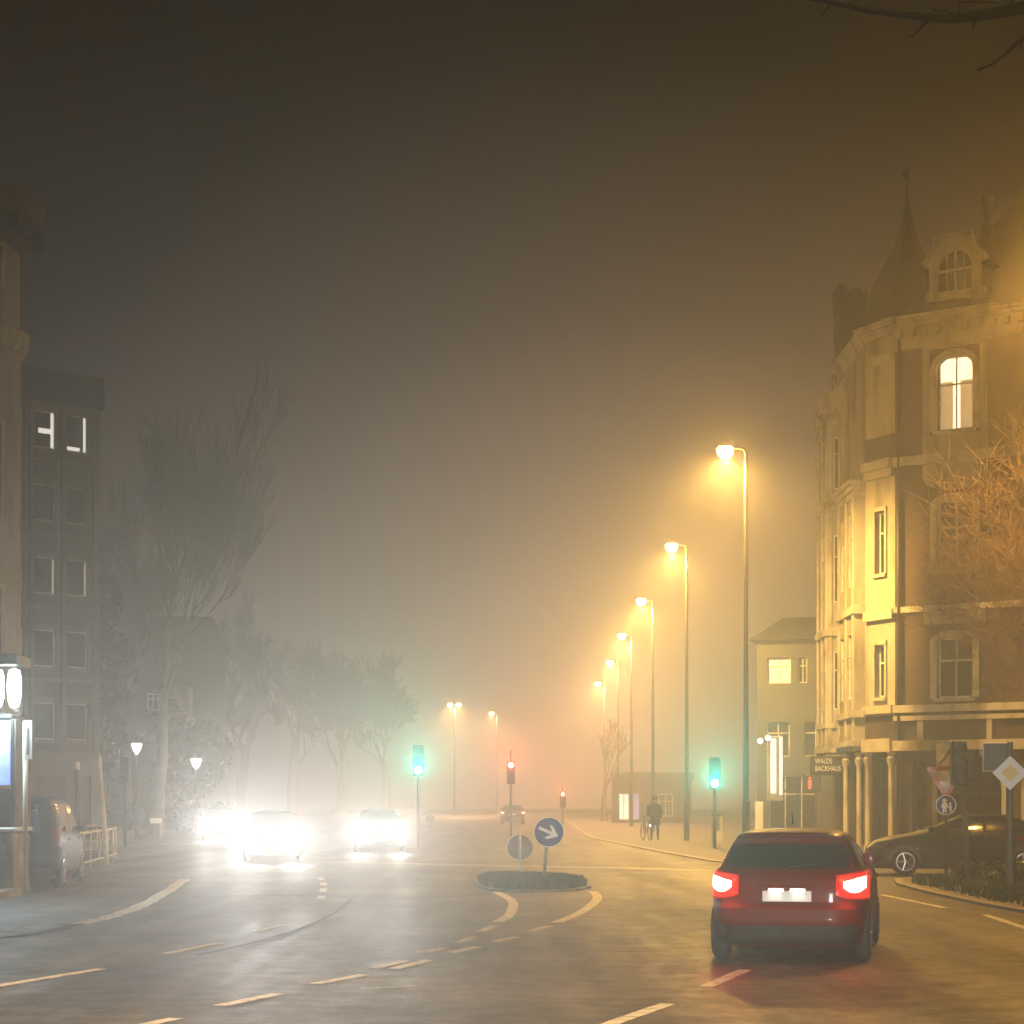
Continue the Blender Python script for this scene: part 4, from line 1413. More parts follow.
b.build('roof_parapet', 'darkwall', ob)
b = MB()
ow.box(b, 0, 5.9, 2.75, 3.55, .003, .2)
b.build('fascia', 'greywall', ob)
b = MB()
for x in (.4, 2.4, 4.2, 5.4): piece(ow, 'shop_pier', 'greywall', x, x + .45, .02, 2.74, .003, .15, parent=ob)
# strip lights seen through two top-floor windows, and bright edges two floors below
b = MB()
ow.box(b, 3.66, 3.80, 16.03, 17.45, -.12, -.09); ow.box(b, 3.1, 3.655, 16.6, 16.8, -.12, -.09)
b.build('lit_strip', 'e_strip', ob)
b = MB()
ow.box(b, 5.18, 5.30, 16.03, 17.45, -.12, -.09); ow.box(b, 4.4, 5.0, 16.05, 16.2, -.12, -.09)
b.build('lit_strip', 'e_strip', ob)
b = MB()
ow.box(b, 3.72, 3.80, 10.13, 11.5, -.12, -.09)
b.build('lit_strip', 'e_windim', ob)
b = MB()
ow.box(b, 5.22, 5.30, 10.13, 11.5, -.12, -.09)
b.build('lit_strip', 'e_windim', ob)

# old house with a rounded corner at the very left
rc = thing('rounded_corner_house', 'old stucco house with a rounded corner and heavy cornice at the left edge', 'building', (0, 0, 0))
cx, cyy, rr = -13.8, 47.0, 2.2


def rnd(b, prof, n=40):
    b.lathe(prof, n, (cx, cyy, 0))


b = MB(); rnd(b, [(rr, 0), (rr, 3.6), (rr, 12.6), (rr - .02, 12.61), (rr - .02, 15.0)]); b.build('corner_wall', 'palewall', rc, True, 30)
b = MB(); rnd(b, [(rr - .3, 12.2), (rr + .06, 12.25), (rr + .16, 12.4), (rr + .20, 12.55), (rr + .2, 12.7), (rr + .05, 12.72), (rr - .3, 12.74)]); b.build('ledge', 'trim', rc, True, 30)
b = MB(); rnd(b, [(rr - .3, 14.6), (rr + .08, 14.62), (rr + .2, 14.75), (rr + .22, 14.95), (rr + .45, 15.4), (rr + .56, 15.62), (rr + .56, 15.8), (rr - .3, 16.0)]); b.build('cornice', 'darkwall', rc, True, 30)
b = MB(); rnd(b, [(rr - .3, 3.4), (rr + .1, 3.45), (rr + .14, 3.6), (rr - .3, 3.7)]); b.build('ledge', 'trim', rc, True, 30)
b = MB()
for k in range(18):
    a = -2.6 + k * .17
    p = Vector((cx + (rr + .25) * math.cos(a), cyy + (rr + .25) * math.sin(a), 15.05))
    b.box(p, (.55, .14, .36), rz=a)
b.build('cornice_bracket', 'darkwall', rc)
for a in (-.62, -1.6):
    for z0, z1 in ((4.6, 6.6), (8.3, 10.4), (13.0, 14.5)):
        fr, gl = MB(), MB()
        n_ = 8
        for q, (r_, o0, o1) in enumerate(((rr + .03, -.24, -.19), (rr + .03, .19, .24))):
            fr.loft([[Vector((cx + (rr + dr) * math.cos(a + aa), cyy + (rr + dr) * math.sin(a + aa), z)) for aa, dr in ((o0, -.05), (o1, -.05), (o1, .05), (o0, .05))] for z in (z0, z1)])
        fr.grid(lambda u, v: Vector((cx + (rr + .05) * math.cos(a + (u - .5) * .52), cyy + (rr + .05) * math.sin(a + (u - .5) * .52), z1 + v * .14)), n_, 1)
        fr.grid(lambda u, v: Vector((cx + (rr + .03) * math.cos(a + (u - .5) * .04), cyy + (rr + .03) * math.sin(a + (u - .5) * .04), z0 + v * (z1 - z0))), 1, 1)
        fo = fr.build('window', 'trim', rc)
        gl.grid(lambda u, v: Vector((cx + (rr + .012) * math.cos(a + (u - .5) * .4), cyy + (rr + .012) * math.sin(a + (u - .5) * .4), z0 + v * (z1 - z0))), n_, 1)
        gl.build('pane', 'glass', fo)
b = MB()
b.box((cx - 6.4, cyy - .2, 7.5), (12.5, 4.1, 15)); b.box((cx - 6.5, cyy + 5.5, 7.4), (9.6, 9, 14.8))
b.build('wall', 'palewall', rc)

# foggy houses beyond the trees on the left
lh, lw = house('distant_house', 'dim house behind the dark trees on the left with two small lit windows', (at(92, 0, 128).x, 128, 0), (.98, .2), 8.5, 11.5,
      [(1.1, 7.5, 1.75, 8.4), (5.8, 8.4, 6.35, 9.1), (5.9, 6.2, 6.5, 7.1), (3.5, 7.5, 4.2, 8.6), (1.1, 4.2, 1.75, 5.4)], 9, 'darkwall', lit=(0, 1, 2), roof=2.5)
ph_, _ = house('distant_house', 'pale narrow house front between the dark trees and the farther lantern', (at(162, 0, 124).x, 124, 0), (1, .1), 1.6, 8.8,
      [(.4, 4.6, 1.1, 6.2)], 8, 'stucco', roof=1.2)
# ------------------------------------------------------------------ bare winter trees
def grow(rng, p, d, L, r, lev, maxlev, trunk, crown, split=1, up=.12, spread=.6, shrink=.72, bend=.16, nside=3, rmin=.006):
    n = 4 if lev < 2 else 3
    pts, rad = [p], [r]
    q, dd = p.copy(), d.copy()
    for i in range(n):
        dd = (dd + Vector((rng.uniform(-1, 1), rng.uniform(-1, 1), rng.uniform(-.6, 1) )) * bend + Vector((0, 0, up * .25))).normalized()
        q = q + dd * (L / n)
        pts.append(q.copy())
        rad.append(max(rmin, r * (1 - .5 * (i + 1) / n)))
    (trunk if lev <= split else crown).tube(pts, rad, 8 if lev == 0 else 5 if lev <= split else nside, cap=False)
    if lev >= maxlev:
        return
    kids_ = rng.randint(3, 5) if lev < maxlev - 1 else rng.randint(4, 6)
    for k in range(kids_):
        t = 1.0 if k == 0 else rng.uniform(.35 if lev else .5, 1)
        i = min(n - 1, int(t * n))
        pp = pts[i].lerp(pts[i + 1], t * n - i) if i < n else pts[-1]
        side = Vector((rng.gauss(0, 1), rng.gauss(0, 1), rng.gauss(0, .6))).normalized()
        nd = (dd * (1.0 if k else 1.4) + side * spread * (1.0 if k else .5) + Vector((0, 0, up))).normalized()
        grow(rng, pp, nd, L * shrink * rng.uniform(.7, 1.1), max(rmin, rad[i] * (.72 if k == 0 else .5)), lev + 1, maxlev, trunk, crown, split, up, spread, shrink, bend, nside, rmin)


def bare_tree(name, label, x, y, H, seed, group=None, levels=5, spread=.6, up=.15, lean=(0, 0), r=None, bark='bark', rmin=.012, z0=.1, shrink=.72, trunk_frac=.30, split=1):
    rng = random.Random(seed)
    t = thing(name, label, 'tree', (x, y, z0), 0, group)
    tr, cr = MB(), MB()
    tl = H * trunk_frac
    r = r or H * .02
    tr.tube([(0, 0, -.15), (0, 0, .12), (0, 0, .5)], [r * 1.7, r * 1.3, r * 1.05], 9, cap=False)
    grow(rng, Vector((0, 0, .45)), Vector((lean[0], lean[1], 1)).normalized(), tl, r, 0, levels, tr, cr, split, up, spread, shrink, .12, 3, rmin)
    tr.build('trunk', bark, t, True)
    cr.build('crown', bark, t, True)
    return t


LT = 'bare trees fading in the fog on the left'
bare_tree('bare_tree', 'tallest bare tree, rising pale in the fog right of the concrete office block', -16.9, 95, 25.0, 5, LT, levels=6, spread=.54, up=.22, rmin=.013, trunk_frac=.26, r=.40, shrink=.76)
bare_tree('bare_tree', 'bare tree in the fog above the farther white lantern', -24, 165, 20, 8, LT, levels=6, spread=.6, up=.2, rmin=.028)
bare_tree('bare_tree', 'bare tree beside the concrete block, in front of the dim house', -21.5, 112, 20, 21, LT, levels=6, spread=.5, up=.25, rmin=.016)
for x, y, h, sd, lb in ((-30, 222, 38, 9, 'faint far bare tree in the fog above the farthest left oncoming car'), (-25, 230, 40, 14, 'faint far bare tree in the fog above the nearest oncoming car'),
                        (-20, 236, 37, 17, 'faint far bare tree in the fog midway between the two middle oncoming cars'), (-15.5, 244, 32, 19, 'faintest far bare tree in the fog left of the left green signal')):
    bare_tree('bare_tree', lb, x, y, h, sd, LT, levels=6, spread=.8, up=.16, rmin=.045, trunk_frac=.2)
# the tree at the right edge with its twigs lit by the lamp
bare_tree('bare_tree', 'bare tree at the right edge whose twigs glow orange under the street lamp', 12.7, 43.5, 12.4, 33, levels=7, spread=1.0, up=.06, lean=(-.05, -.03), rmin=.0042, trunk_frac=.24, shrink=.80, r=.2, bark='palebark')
# small street tree between far lamps
bare_tree('bare_tree', 'small bare tree under the fifth and sixth street lamps', 7.6, 165, 11, 41, levels=4, spread=.5, up=.2, rmin=.03)

# the tree standing right of the viewer: one branch hangs into the top of the picture
t = thing('overhanging_tree', 'dark bare tree beside the viewer, its branch reaching into the top right corner', 'tree', (7.2, 13.5, .1))
Yb = 13.5
loc = lambda u, v, dy=0: at(u, v, Yb + dy) - Vector((7.2, 13.5, .1))
tr = MB()
tr.tube([(0, 0, -.1), (.0, 0, .3), (.06, .05, 2.2), (-.05, .1, 4.4), (-.15, .05, 6.1), (-.1, -.1, 8.2), (.1, 0, 10.5)], [.30, .22, .18, .16, .12, .08, .02], 10)
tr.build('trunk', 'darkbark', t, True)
br = MB()
main = [Vector((-.15, .05, 6.1)), loc(1300, -60, .2), loc(1150, -28, .1), loc(1060, -2), loc(1023, 8), loc(985, 15), loc(952, 18.5), loc(925, 17), loc(893, 14), loc(855, 8), loc(812, -1), loc(770, -12)]
br.tube(curve(main, 3), [.075 - .066 * (i / (3 * 11)) ** .7 for i in range(3 * 11 + 1)], 7)
for pts, r0 in (([(932, 17), (922, 26), (912, 36), (905, 34)], .014), ([(977, 16), (974, 24), (972, 29)], .008), ([(956, 16), (945, 11), (938, 12), (930, 8)], .011), ([(957, 15), (960, 8), (962, 2), (1000, 3)], .008),
                ([(895, 14), (892, 10)], .007), ([(829, 6), (825, 11), (820, 17)], .009), ([(852, 5), (848, 2)], .007), ([(1020, 7), (1012, 3), (1018, -2)], .012),
                ([(1110, -14), (1060, 22), (1024, 38), (1005, 54), (992, 64), (977, 70)], .022), ([(1020, 41), (1022, 47), (1026, 50)], .007)):
    p3 = [loc(u, v, .02 * k) for k, (u, v) in enumerate(pts)]
    br.tube(curve(p3, 3), [r0 * (1 - .65 * i / (3 * (len(p3) - 1))) for i in range(3 * (len(p3) - 1) + 1)], 5)
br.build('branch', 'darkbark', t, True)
rng = random.Random(5)
cr = MB()
for k in range(9):
    a = rng.uniform(-.9, 1.6)
    grow(rng, Vector((-.08, 0, 6.5 + k * .4)), Vector((math.cos(a), math.sin(a), .7)).normalized(), 2.2, .05, 2, 4, cr, cr, 0, .2, .7, .7, .2, 3, .006)
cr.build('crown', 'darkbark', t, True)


# evergreen masses (ivy-clad tree and hedge) by the lantern
def leafy(name, label, x, y, blobs, n, seed, size=.2, group=None, trunk=None, z0=.1, cat='tree'):
    rng = random.Random(seed)
    t = thing(name, label, cat, (x, y, z0), 0, group)
    b = MB()
    for _ in range(n):
        c, rd = rng.choice(blobs)
        v = Vector((rng.gauss(0, 1), rng.gauss(0, 1), rng.gauss(0, 1))).normalized() * (rng.random() ** .4)
        p = Vector((c[0] + v.x * rd[0], c[1] + v.y * rd[1], c[2] + v.z * rd[2]))
        if noise.noise(p * .9 + Vector((seed, 0, 0))) < -.18: continue
        nrm = Vector((rng.gauss(0, 1), rng.gauss(0, 1), rng.gauss(0, 1))).normalized()
        u = nrm.orthogonal().normalized() * size * rng.uniform(.6, 1.3)
        w_ = nrm.cross(u) * .6
        b.add([p - u, p + w_, p + u, p - w_], [(0, 1, 2, 3)])
    b.build('crown' if trunk else 'foliage', 'ivy', t)
    if trunk:
        MB().tube([(0, 0, -.1), (.05, 0, trunk * .5), (0, .1, trunk)], [.25, .2, .08], 8).build('trunk', 'bark', t, True)
    return t


leafy('ivy_tree', 'dark ivy covered tree between the concrete block and the nearer lantern', -20.2, 98.5, [((0, 0, 4.5), (1.3, 1.2, 3.6)), ((.7, 0, 7.5), (1.1, 1, 2.4)), ((-.8, .2, 8.5), (1.0, 1, 2.8)), ((.2, 0, 11), (.8, .8, 1.8))], 5200, 2, .22, trunk=9)
leafy('ivy_tree', 'dark bushy evergreen below and right of the nearer lantern', -17.6, 108, [((0, 0, 3.2), (2.0, 1.5, 1.7)), ((1.2, 0, 4.4), (1.3, 1.2, 1.6)), ((-1.1, 0, 5.2), (1.5, 1.2, 1.9))], 4200, 7, .22, trunk=3.5)
leafy('hedge', 'low dark hedge along the left pavement behind the railing', -17.0, 100, [((i * 1.1 - 3, 0, .8), (.9, .6, .75)) for i in range(6)], 4200, 12, .13, cat='hedge')
leafy('shrub', 'low weedy shrub around the foot of the left sign pole on the verge', 10.2, 42.4, [((i * .4 - .6, 0, .16), (.35, .3, .22)) for i in range(4)], 900, 15, .06, group='weedy shrubs on the right verge', cat='shrub')
leafy('shrub', 'weedy shrub around the foot of the priority sign pole at the right edge', 10.6, 40.6, [((i * .35 - .5, 0, .16), (.35, .3, .26)) for i in range(5)], 1100, 17, .06, group='weedy shrubs on the right verge', cat='shrub')
# ------------------------------------------------------------------ signs and street furniture
def disc(b, r, c, d=.02, n=36):
    b.lathe([(.001, -d / 2), (r - .006, -d / 2), (r, -d / 4), (r, d / 4), (r - .006, d / 2), (.001, d / 2)], n, c, 'y')


def flat(name, poly, o, mt, parent, d=.004, rz=0.0):
    "thin applied film standing proud of a sign face that looks along -y"
    ex = Vector((math.cos(rz), math.sin(rz), 0))
    return MB().prism(poly, o, ex, (0, 0, 1), Vector((ex.y, -ex.x, 0)), d).build(name, mt, parent)


# keep-right arrow on the island
s = thing('keep_right_sign', 'round blue sign with a white slanting arrow on the grassed traffic island', 'road sign', (.72, 41.7, .09), R(-1), 'low round signs on the traffic island')
MB().tube([(-.06, .05, -.05), (-.02, .05, .5), (.05, .05, 1.25)], .035, 10).build('post', 'galv', s, True)
b = MB(); disc(b, .305, (.05, 0, .99)); f_ = b.build('sign_face', 'signblue', s, True, 40)
b = MB(); b.lathe([(.300, -.012), (.316, -.015), (.318, .012), (.300, .012)], 40, (.05, 0, .99), 'y', ring=True); b.build('sign_rim', 'signwhite', f_, True, 40)
a = R(-24)
rot = lambda x, z: (x * math.cos(a) - z * math.sin(a), x * math.sin(a) + z * math.cos(a))
ar = [(-.23, -.033), (.06, -.033), (-.05, -.145), (.03, -.145), (.215, 0), (.03, .145), (-.05, .145), (.06, .033), (-.23, .033)]
flat('arrow', [rot(*p) for p in ar], (.05, -.0125, .99), 'signwhite', f_)
# second sign seen from behind
s = thing('round_sign', 'round road sign seen from its grey back, beside the blue arrow sign on the island', 'road sign', (.18, 45.7, .09), 0, 'low round signs on the traffic island')
MB().tube([(0, -.04, -.05), (0, -.04, .98)], .032, 10).build('post', 'whitemetal', s, True)
b = MB(); disc(b, .295, (0, 0, .58)); f_ = b.build('sign_face', 'signback', s, True, 40)
b = MB(); b.lathe([(.288, -.02), (.303, -.022), (.305, .015), (.288, .015)], 40, (0, 0, .58), 'y', ring=True); b.build('sign_rim', 'signwhite', f_, True, 40)
b = MB(); b.box((0, -.035, .70), (.14, .03, .03)).build('clamp', 'galv', f_); MB().box((0, -.035, .46), (.14, .03, .03)).build('clamp', 'galv', f_)
# far round sign near the green signal
s = thing('round_sign', 'faint round sign in the fog beneath the green signal', 'road sign', (-4.7, 115, .05), 0)
MB().tube([(0, .03, -.05), (0, .03, 1.0)], .035, 8).build('post', 'galv', s)
b = MB(); disc(b, .32, (0, 0, .62)); f_ = b.build('sign_face', 'signback', s, True, 40)
b = MB(); b.lathe([(.30, -.015), (.33, -.018), (.33, .015), (.30, .015)], 30, (0, 0, .62), 'y', ring=True); b.build('sign_rim', 'signwhite', f_, True, 40)

# right: yield sign with plates
x0, y0 = gr(946, 878).x, 44.6
x0 = (946 - U0) / F * y0
Zp = lambda v, Y: EYE - (v - V0) / F * Y
s = thing('yield_sign', 'white yield triangle under a course plate and above a blue footway disc', 'road sign', (x0, y0, .1), R(-10), 'signs on the right verge')
MB().tube([(0, .04, -.05), (0, .04, Zp(742, y0) - .1)], .035, 10).build('post', 'darkmetal', s, True)
zc = Zp(755, y0) - .1
p_ = MB().bbox((0, 0, zc), (.44, .014, .52), .01).build('course_plate', 'signwhite', s)
flat('course_line', [(-.16, -.2), (-.10, -.2), (.16, .14), (.10, .18)], (0, -.0085, zc), 'signback', p_)
flat('course_line', [(.07, .09), (.16, .02), (.19, .05), (.11, .12)], (0, -.0095, zc), 'signback', p_, .003)
zt = Zp(767, y0) - .1
tri = [(-.40, 0), (.40, 0), (.42, -.03), (.03, -.70), (-.03, -.70), (-.42, -.03)]
f_ = MB().prism(tri, (0, .012, zt), (1, 0, 0), (0, 0, 1), (0, -1, 0), .018).build('triangle', 'signred', s)
flat('triangle_field', [(-.29, -.075), (.29, -.075), (.0, -.58)], (0, -.0075, zt), 'signwhite', f_)
zb = Zp(805, y0) - .1
b = MB(); disc(b, .215, (0, 0, zb)); f_ = b.build('footway_disc', 'signblue', s, True, 40)
b = MB(); b.lathe([(.205, -.012), (.222, -.015), (.224, .012), (.205, .012)], 36, (0, 0, zb), 'y', ring=True); b.build('disc_rim', 'signwhite', f_, True, 40)
# adult and child figures in white
flat('figure', [(-.02, .15), (-.05, .12), (-.05, .08), (-.02, .06), (-.06, .03), (-.07, -.06), (-.04, -.06), (-.045, -.17), (-.01, -.17), (0, -.06), (.01, -.17), (.045, -.17), (.04, -.06), (.07, -.06), (.06, .03), (.02, .06), (.05, .08), (.05, .12), (.02, .15)], (-.03, -.0125, zb), 'signwhite', f_)
flat('figure', [(-.01, .06), (-.03, .03), (-.01, 0), (-.04, -.03), (-.03, -.09), (-.02, -.16), (.02, -.16), (.03, -.09), (.04, -.03), (.01, 0), (.03, .03), (.01, .06)], (.09, -.0125, zb), 'signwhite', f_)

# leaning signal pole
p = gr(968, 881.5, .1)
s = thing('traffic_signal', 'dark unlit signal head seen from behind on a leaning pale pole, on the right verge', 'traffic light', (p.x, p.y, .1), 0, None)
top = at(962, 748, p.y) - Vector((p.x, p.y, .1))
MB().tube([(0, 0, -.05), (top.x * .5, 0, top.z * .5), (top.x, 0, top.z)], [.075, .06, .05], 12).build('pole', 'polegrey', s, True)
q = at(961, 766, p.y) - Vector((p.x, p.y, .1))
hb = MB().bbox((q.x - .1, -.2, q.z + .06), (.30, .26, .92), .03).build('signal_housing', 'plastic', s)
for k in (-1, 0, 1):
    v_ = MB()
    v_.grid(lambda u, w: (q.x - .1 + math.cos(math.pi * (u * 1.3 - .15)) * .115, -.33 - w * .17, q.z + .06 + k * .28 + math.sin(math.pi * (u * 1.3 - .15)) * .115), 12, 1)
    v_.build('visor', 'plastic', hb, True)
MB().bbox((q.x + .2, -.1, q.z + .03), (.26, .24, .66), .03).build('signal_housing', 'plastic', s)
for z in (q.z + .3, q.z - .2):
    MB().box((q.x + .02, -.06, z), (.3, .05, .05)).build('bracket', 'darkmetal', s)

# priority road pole at the right edge
p = gr(1010, 886, .1)
s = thing('priority_sign', 'white edged yellow diamond priority sign on a thick pole with an empty frame, right edge', 'road sign', (p.x, p.y, .1), R(-8), 'signs on the right verge')
tz = Zp(742, p.y) - .1
MB().tube([(0, .05, -.05), (0, .05, 1.15), (0, .05, 1.16), (0, .05, tz)], [.085, .085, .07, .065], 14).build('pole', 'polegrey', s, True, 40)
zc = Zp(773, p.y) - .1
hw = .36
dm = lambda k: [(-hw * k, 0), (-hw * k + .02, -.02), (0, -hw * k), (hw * k, 0), (0, hw * k)]
f_ = MB().prism(dm(.92), (0, -.03, zc), (1, 0, 0), (0, 0, 1), (0, 1, 0), .016).build('diamond', 'signwhite', s)
flat('diamond_field', dm(.47), (0, -.031, zc), 'signyellow', f_)
fr = []
zf, cxf = Zp(757, p.y) - .1, -.26
fb = MB()
fb.tube([(cxf - .24, .02, zf + .27), (cxf + .24, .02, zf + .27), (cxf + .24, .02, zf - .27), (cxf - .24, .02, zf - .27), (cxf - .24, .02, zf + .272)], .016, 6)
fb.build('frame', 'whitemetal', s)
MB().bbox((cxf, .028, zf), (.46, .012, .52), .004).build('frame_panel', 'darkmetal', s)

# pedestrian signal with the red figure by the corner house
p = at(813, 783, 66)
s = thing('pedestrian_signal', 'small pedestrian signal box with a red standing figure left of the ornate house', 'traffic light', (p.x, 66, .1), 0)
MB().tube([(.12, .1, -.05), (.12, .1, p.z + .5)], .05, 10).build('pole', 'polegrey', s, True)
hb = MB().bbox((0, 0, p.z - .1), (.48, .2, .55), .03).build('signal_housing', 'polegrey', s)
flat('red_figure', [(-.02, .2), (-.05, .16), (-.02, .12), (-.06, .08), (-.06, -.05), (-.04, -.2), (-.005, -.2), (0, -.06), (.005, -.2), (.04, -.2), (.06, -.05), (.06, .08), (.02, .12), (.05, .16), (.02, .2)], (-.12, -.102, p.z - .1), 'e_redman', hb)
# utility cabinet and panel near the lamp
p = gr(717, 846, .1)
s = thing('utility_cabinet', 'pale upright utility cabinet under the right green signal', 'cabinet', (p.x, p.y, .1), 0)
MB().bbox((0, 0, .55), (.36, .3, 1.1), .02).build('casing', 'whitemetal', s)
MB().bbox((0, 0, 1.12), (.42, .36, .05), .015).build('lid', 'galv', s)
MB().bbox((0, -.156, .55), (.28, .012, .9), .005).build('door', 'whitemetal', s)
p = gr(759, 852, .1)
s = thing('info_board', 'narrow white upright board right of the nearest lamp pole', 'board', (p.x, p.y, .1), 0)
MB().bbox((0, 0, .85), (.26, .05, 1.5), .015).build('board', 'signwhite', s)
MB().bbox((0, .01, .06), (.3, .2, .12), .02).build('foot', 'galv', s)

# ------------------------------------------------------------------ left: kiosk, pole, railing, posts
k_ = thing('lit_kiosk', 'kiosk at the left edge with white globe lamps and blue panels under a dark canopy', 'kiosk', (-10.0, 37.6, .1), 0)
MB().bbox((-.1, 0, .52), (1.75, 1.3, 1.04), .03).build('plinth', 'kerb', k_)
MB().bbox((-.1, 0, 1.1), (1.85, 1.4, .08), .02).build('counter', 'whitemetal', k_)
for x in (-.9, -.33, .25, .76):
    MB().bbox((x, -.60, 2.15), (.06, .06, 2.0), .01).build('post', 'darkmetal', k_)
for i, x in enumerate((-.62, -.04, .505)):
    wdt = (.48, .5, .42)[i]
    MB().bbox((x, -.56, 2.52), (wdt, .03, 1.2), .01).build('blue_panel', 'e_blue', k_)
    MB().bbox((x, -.56, 1.5), (wdt, .03, .72), .01).build('dim_panel', 'glass', k_)
MB().bbox((.80, 0, 2.15), (.03, 1.2, 2.0), .01).build('side_panel', 'greywall', k_)
MB().bbox((-.1, -.45, 4.22), (2.1, 1.0, .22), .03).build('canopy', 'darkmetal', k_)
MB().bbox((-.1, 0, 3.2), (1.7, 1.2, .1), .02).build('shelf', 'darkmetal', k_)
for i, x in enumerate((-.80, -.48, -.16, .16, .48, .80)):
    g_ = MB().lathe([(.03, .36), (.10, .33), (.13, .2), (.135, 0), (.12, -.2), (.08, -.34), (.02, -.38)], 16, (x, -.62, 3.72))
    g_.build('globe_lamp', 'e_tube', k_, True)
    MB().tube([(x, -.62, 4.06), (x, -.62, 4.14)], .03, 8).build('lamp_stem', 'whitemetal', k_)
point((.7, -.85, 3.45), P_KIOSK, (.80, 1.0, .98), .3, k_)
point((-.2, -.85, 3.45), P_KIOSK, (.80, 1.0, .98), .3, k_)
spot((.0, -.75, 2.4), (.2, -1, -.1), P_KIOSK * .25, (.25, .4, 1), 150, 1, .4, k_)

s = thing('signpost', 'slim white pole with a narrow plate at its top, before the dark van', 'signpost', (-8.98, 36.9, .1), 0)
tz = Zp(722, 36.9) - .1
MB().tube([(0, 0, -.05), (0, 0, tz)], .045, 12).build('pole', 'whitemetal', s, True)
MB().bbox((.06, -.05, tz - .33), (.16, .014, .72), .006).build('plate', 'signwhite', s)
MB().bbox((.06, -.06, tz - .36), (.05, .008, .5), .003).build('plate_mark', 'signback', s)

# bent tube railing
r_ = thing('railing', 'bent white tube railing on the pavement corner just beyond the dark van', 'railing', (0, 0, 0))
zt, zl = .95, .22
base = [gr(u, v, .0) for u, v in ((58, 880), (80, 873), (100, 867), (113, 862.5), (116, 859), (108, 857), (84, 857), (60, 858))]
base = [Vector((p.x, p.y, 0)) for p in base]
cv = curve(base, 4)
MB().tube([p + Vector((0, 0, zt)) for p in cv], .035, 8).build('top_rail', 'whitemetal', r_, True)
MB().tube([p + Vector((0, 0, zl)) for p in cv], .025, 8).build('bottom_rail', 'whitemetal', r_, True)
for p in cv[::2]:
    MB().tube([p + Vector((0, 0, -.0)), p + Vector((0, 0, zt - .03))], .022, 8).build('baluster', 'whitemetal', r_, True)

p = gr(107, 866, .1); tp = at(99, 757, p.y)
s = thing('leaning_post', 'plain pale post leaning to the left behind the tube railing', 'post', (p.x, p.y, .1), 0, 'posts on the left pavement')
MB().tube([(0, 0, -.05), Vector((tp.x - p.x, 0, tp.z - .1)) * .5, (tp.x - p.x, 0, tp.z - .1), (tp.x - p.x, 0, tp.z - .04)], [.065, .06, .055, .02], 12).build('post', 'whitemetal', s, True, 40)
p = gr(77, 858, .1)
s = thing('bollard_post', 'dark slender post with a pale cap above the dark van', 'post', (p.x, p.y, .1), 0, 'posts on the left pavement')
MB().tube([(0, 0, -.05), (0, 0, Zp(768, p.y) - .1)], .07, 12).build('post', 'darkmetal', s, True, 40)
MB().lathe([(.075, 0), (.08, .05), (.08, .18), (.05, .24), (.01, .26)], 12, (0, 0, Zp(770, p.y) - .1)).build('cap', 'whitemetal', s, True, 40)
# small reflecting guidance sign and far dark signal
p = gr(156, 842)
s = thing('lit_sign', 'small bright white sign on a single leg by the road edge below the nearer lantern', 'road sign', (p.x, p.y, .05), 0)
MB().tube([(.2, 0, -.05), (.2, 0, .75)], .05, 8).build('leg', 'whitemetal', s, True)
MB().bbox((0, -.03, .84), (.5, .05, .22), .02).build('plate', 'e_winwhite', s)  # reflected brightness put in as the plate's own emission
p = gr(125, 848)
s = thing('traffic_signal', 'dim unlit signal on a dark pole left of the nearer lantern', 'traffic light', (p.x, p.y, .1), 0)
MB().tube([(0, 0, -.05), (0, 0, 3.2)], .06, 10).build('pole', 'darkmetal', s, True)
MB().bbox((0, -.12, 2.75), (.3, .22, .95), .03).build('signal_housing', 'plastic', s)
for i in (-1, 0, 1):
    MB().lathe([(.1, 0), (.08, .02), (.004, .03)], 14, (0, -.23, 2.75 + i * .29), 'y').build('lens', 'glass', s, True)

# ------------------------------------------------------------------ figures: a cyclist standing by the far kerb
def skin_body(name, joints, edges, radii, mt, parent, lv=2):
    me = D.meshes.new(name)
    me.from_pydata(joints, edges, [])
    o = D.objects.new(name, me)
    COL.objects.link(o)
    o.modifiers.new('skin', 'SKIN')
    for i, sv in enumerate(me.skin_vertices[0].data):
        sv.radius = (radii[i], radii[i])
    me.skin_vertices[0].data[0].use_root = True
    sb = o.modifiers.new('sub', 'SUBSURF')
    sb.levels = lv; sb.render_levels = lv
    dg = bpy.context.evaluated_depsgraph_get()
    m2 = D.meshes.new_from_object(o.evaluated_get(dg))
    D.objects.remove(o)
    m2.name = name
    m2.materials.clear()
    m2.materials.append(M[mt])
    m2.polygons.foreach_set('use_smooth', [True] * len(m2.polygons))
    n = D.objects.new(name, m2)
    COL.objects.link(n)
    n.parent = parent
    return n


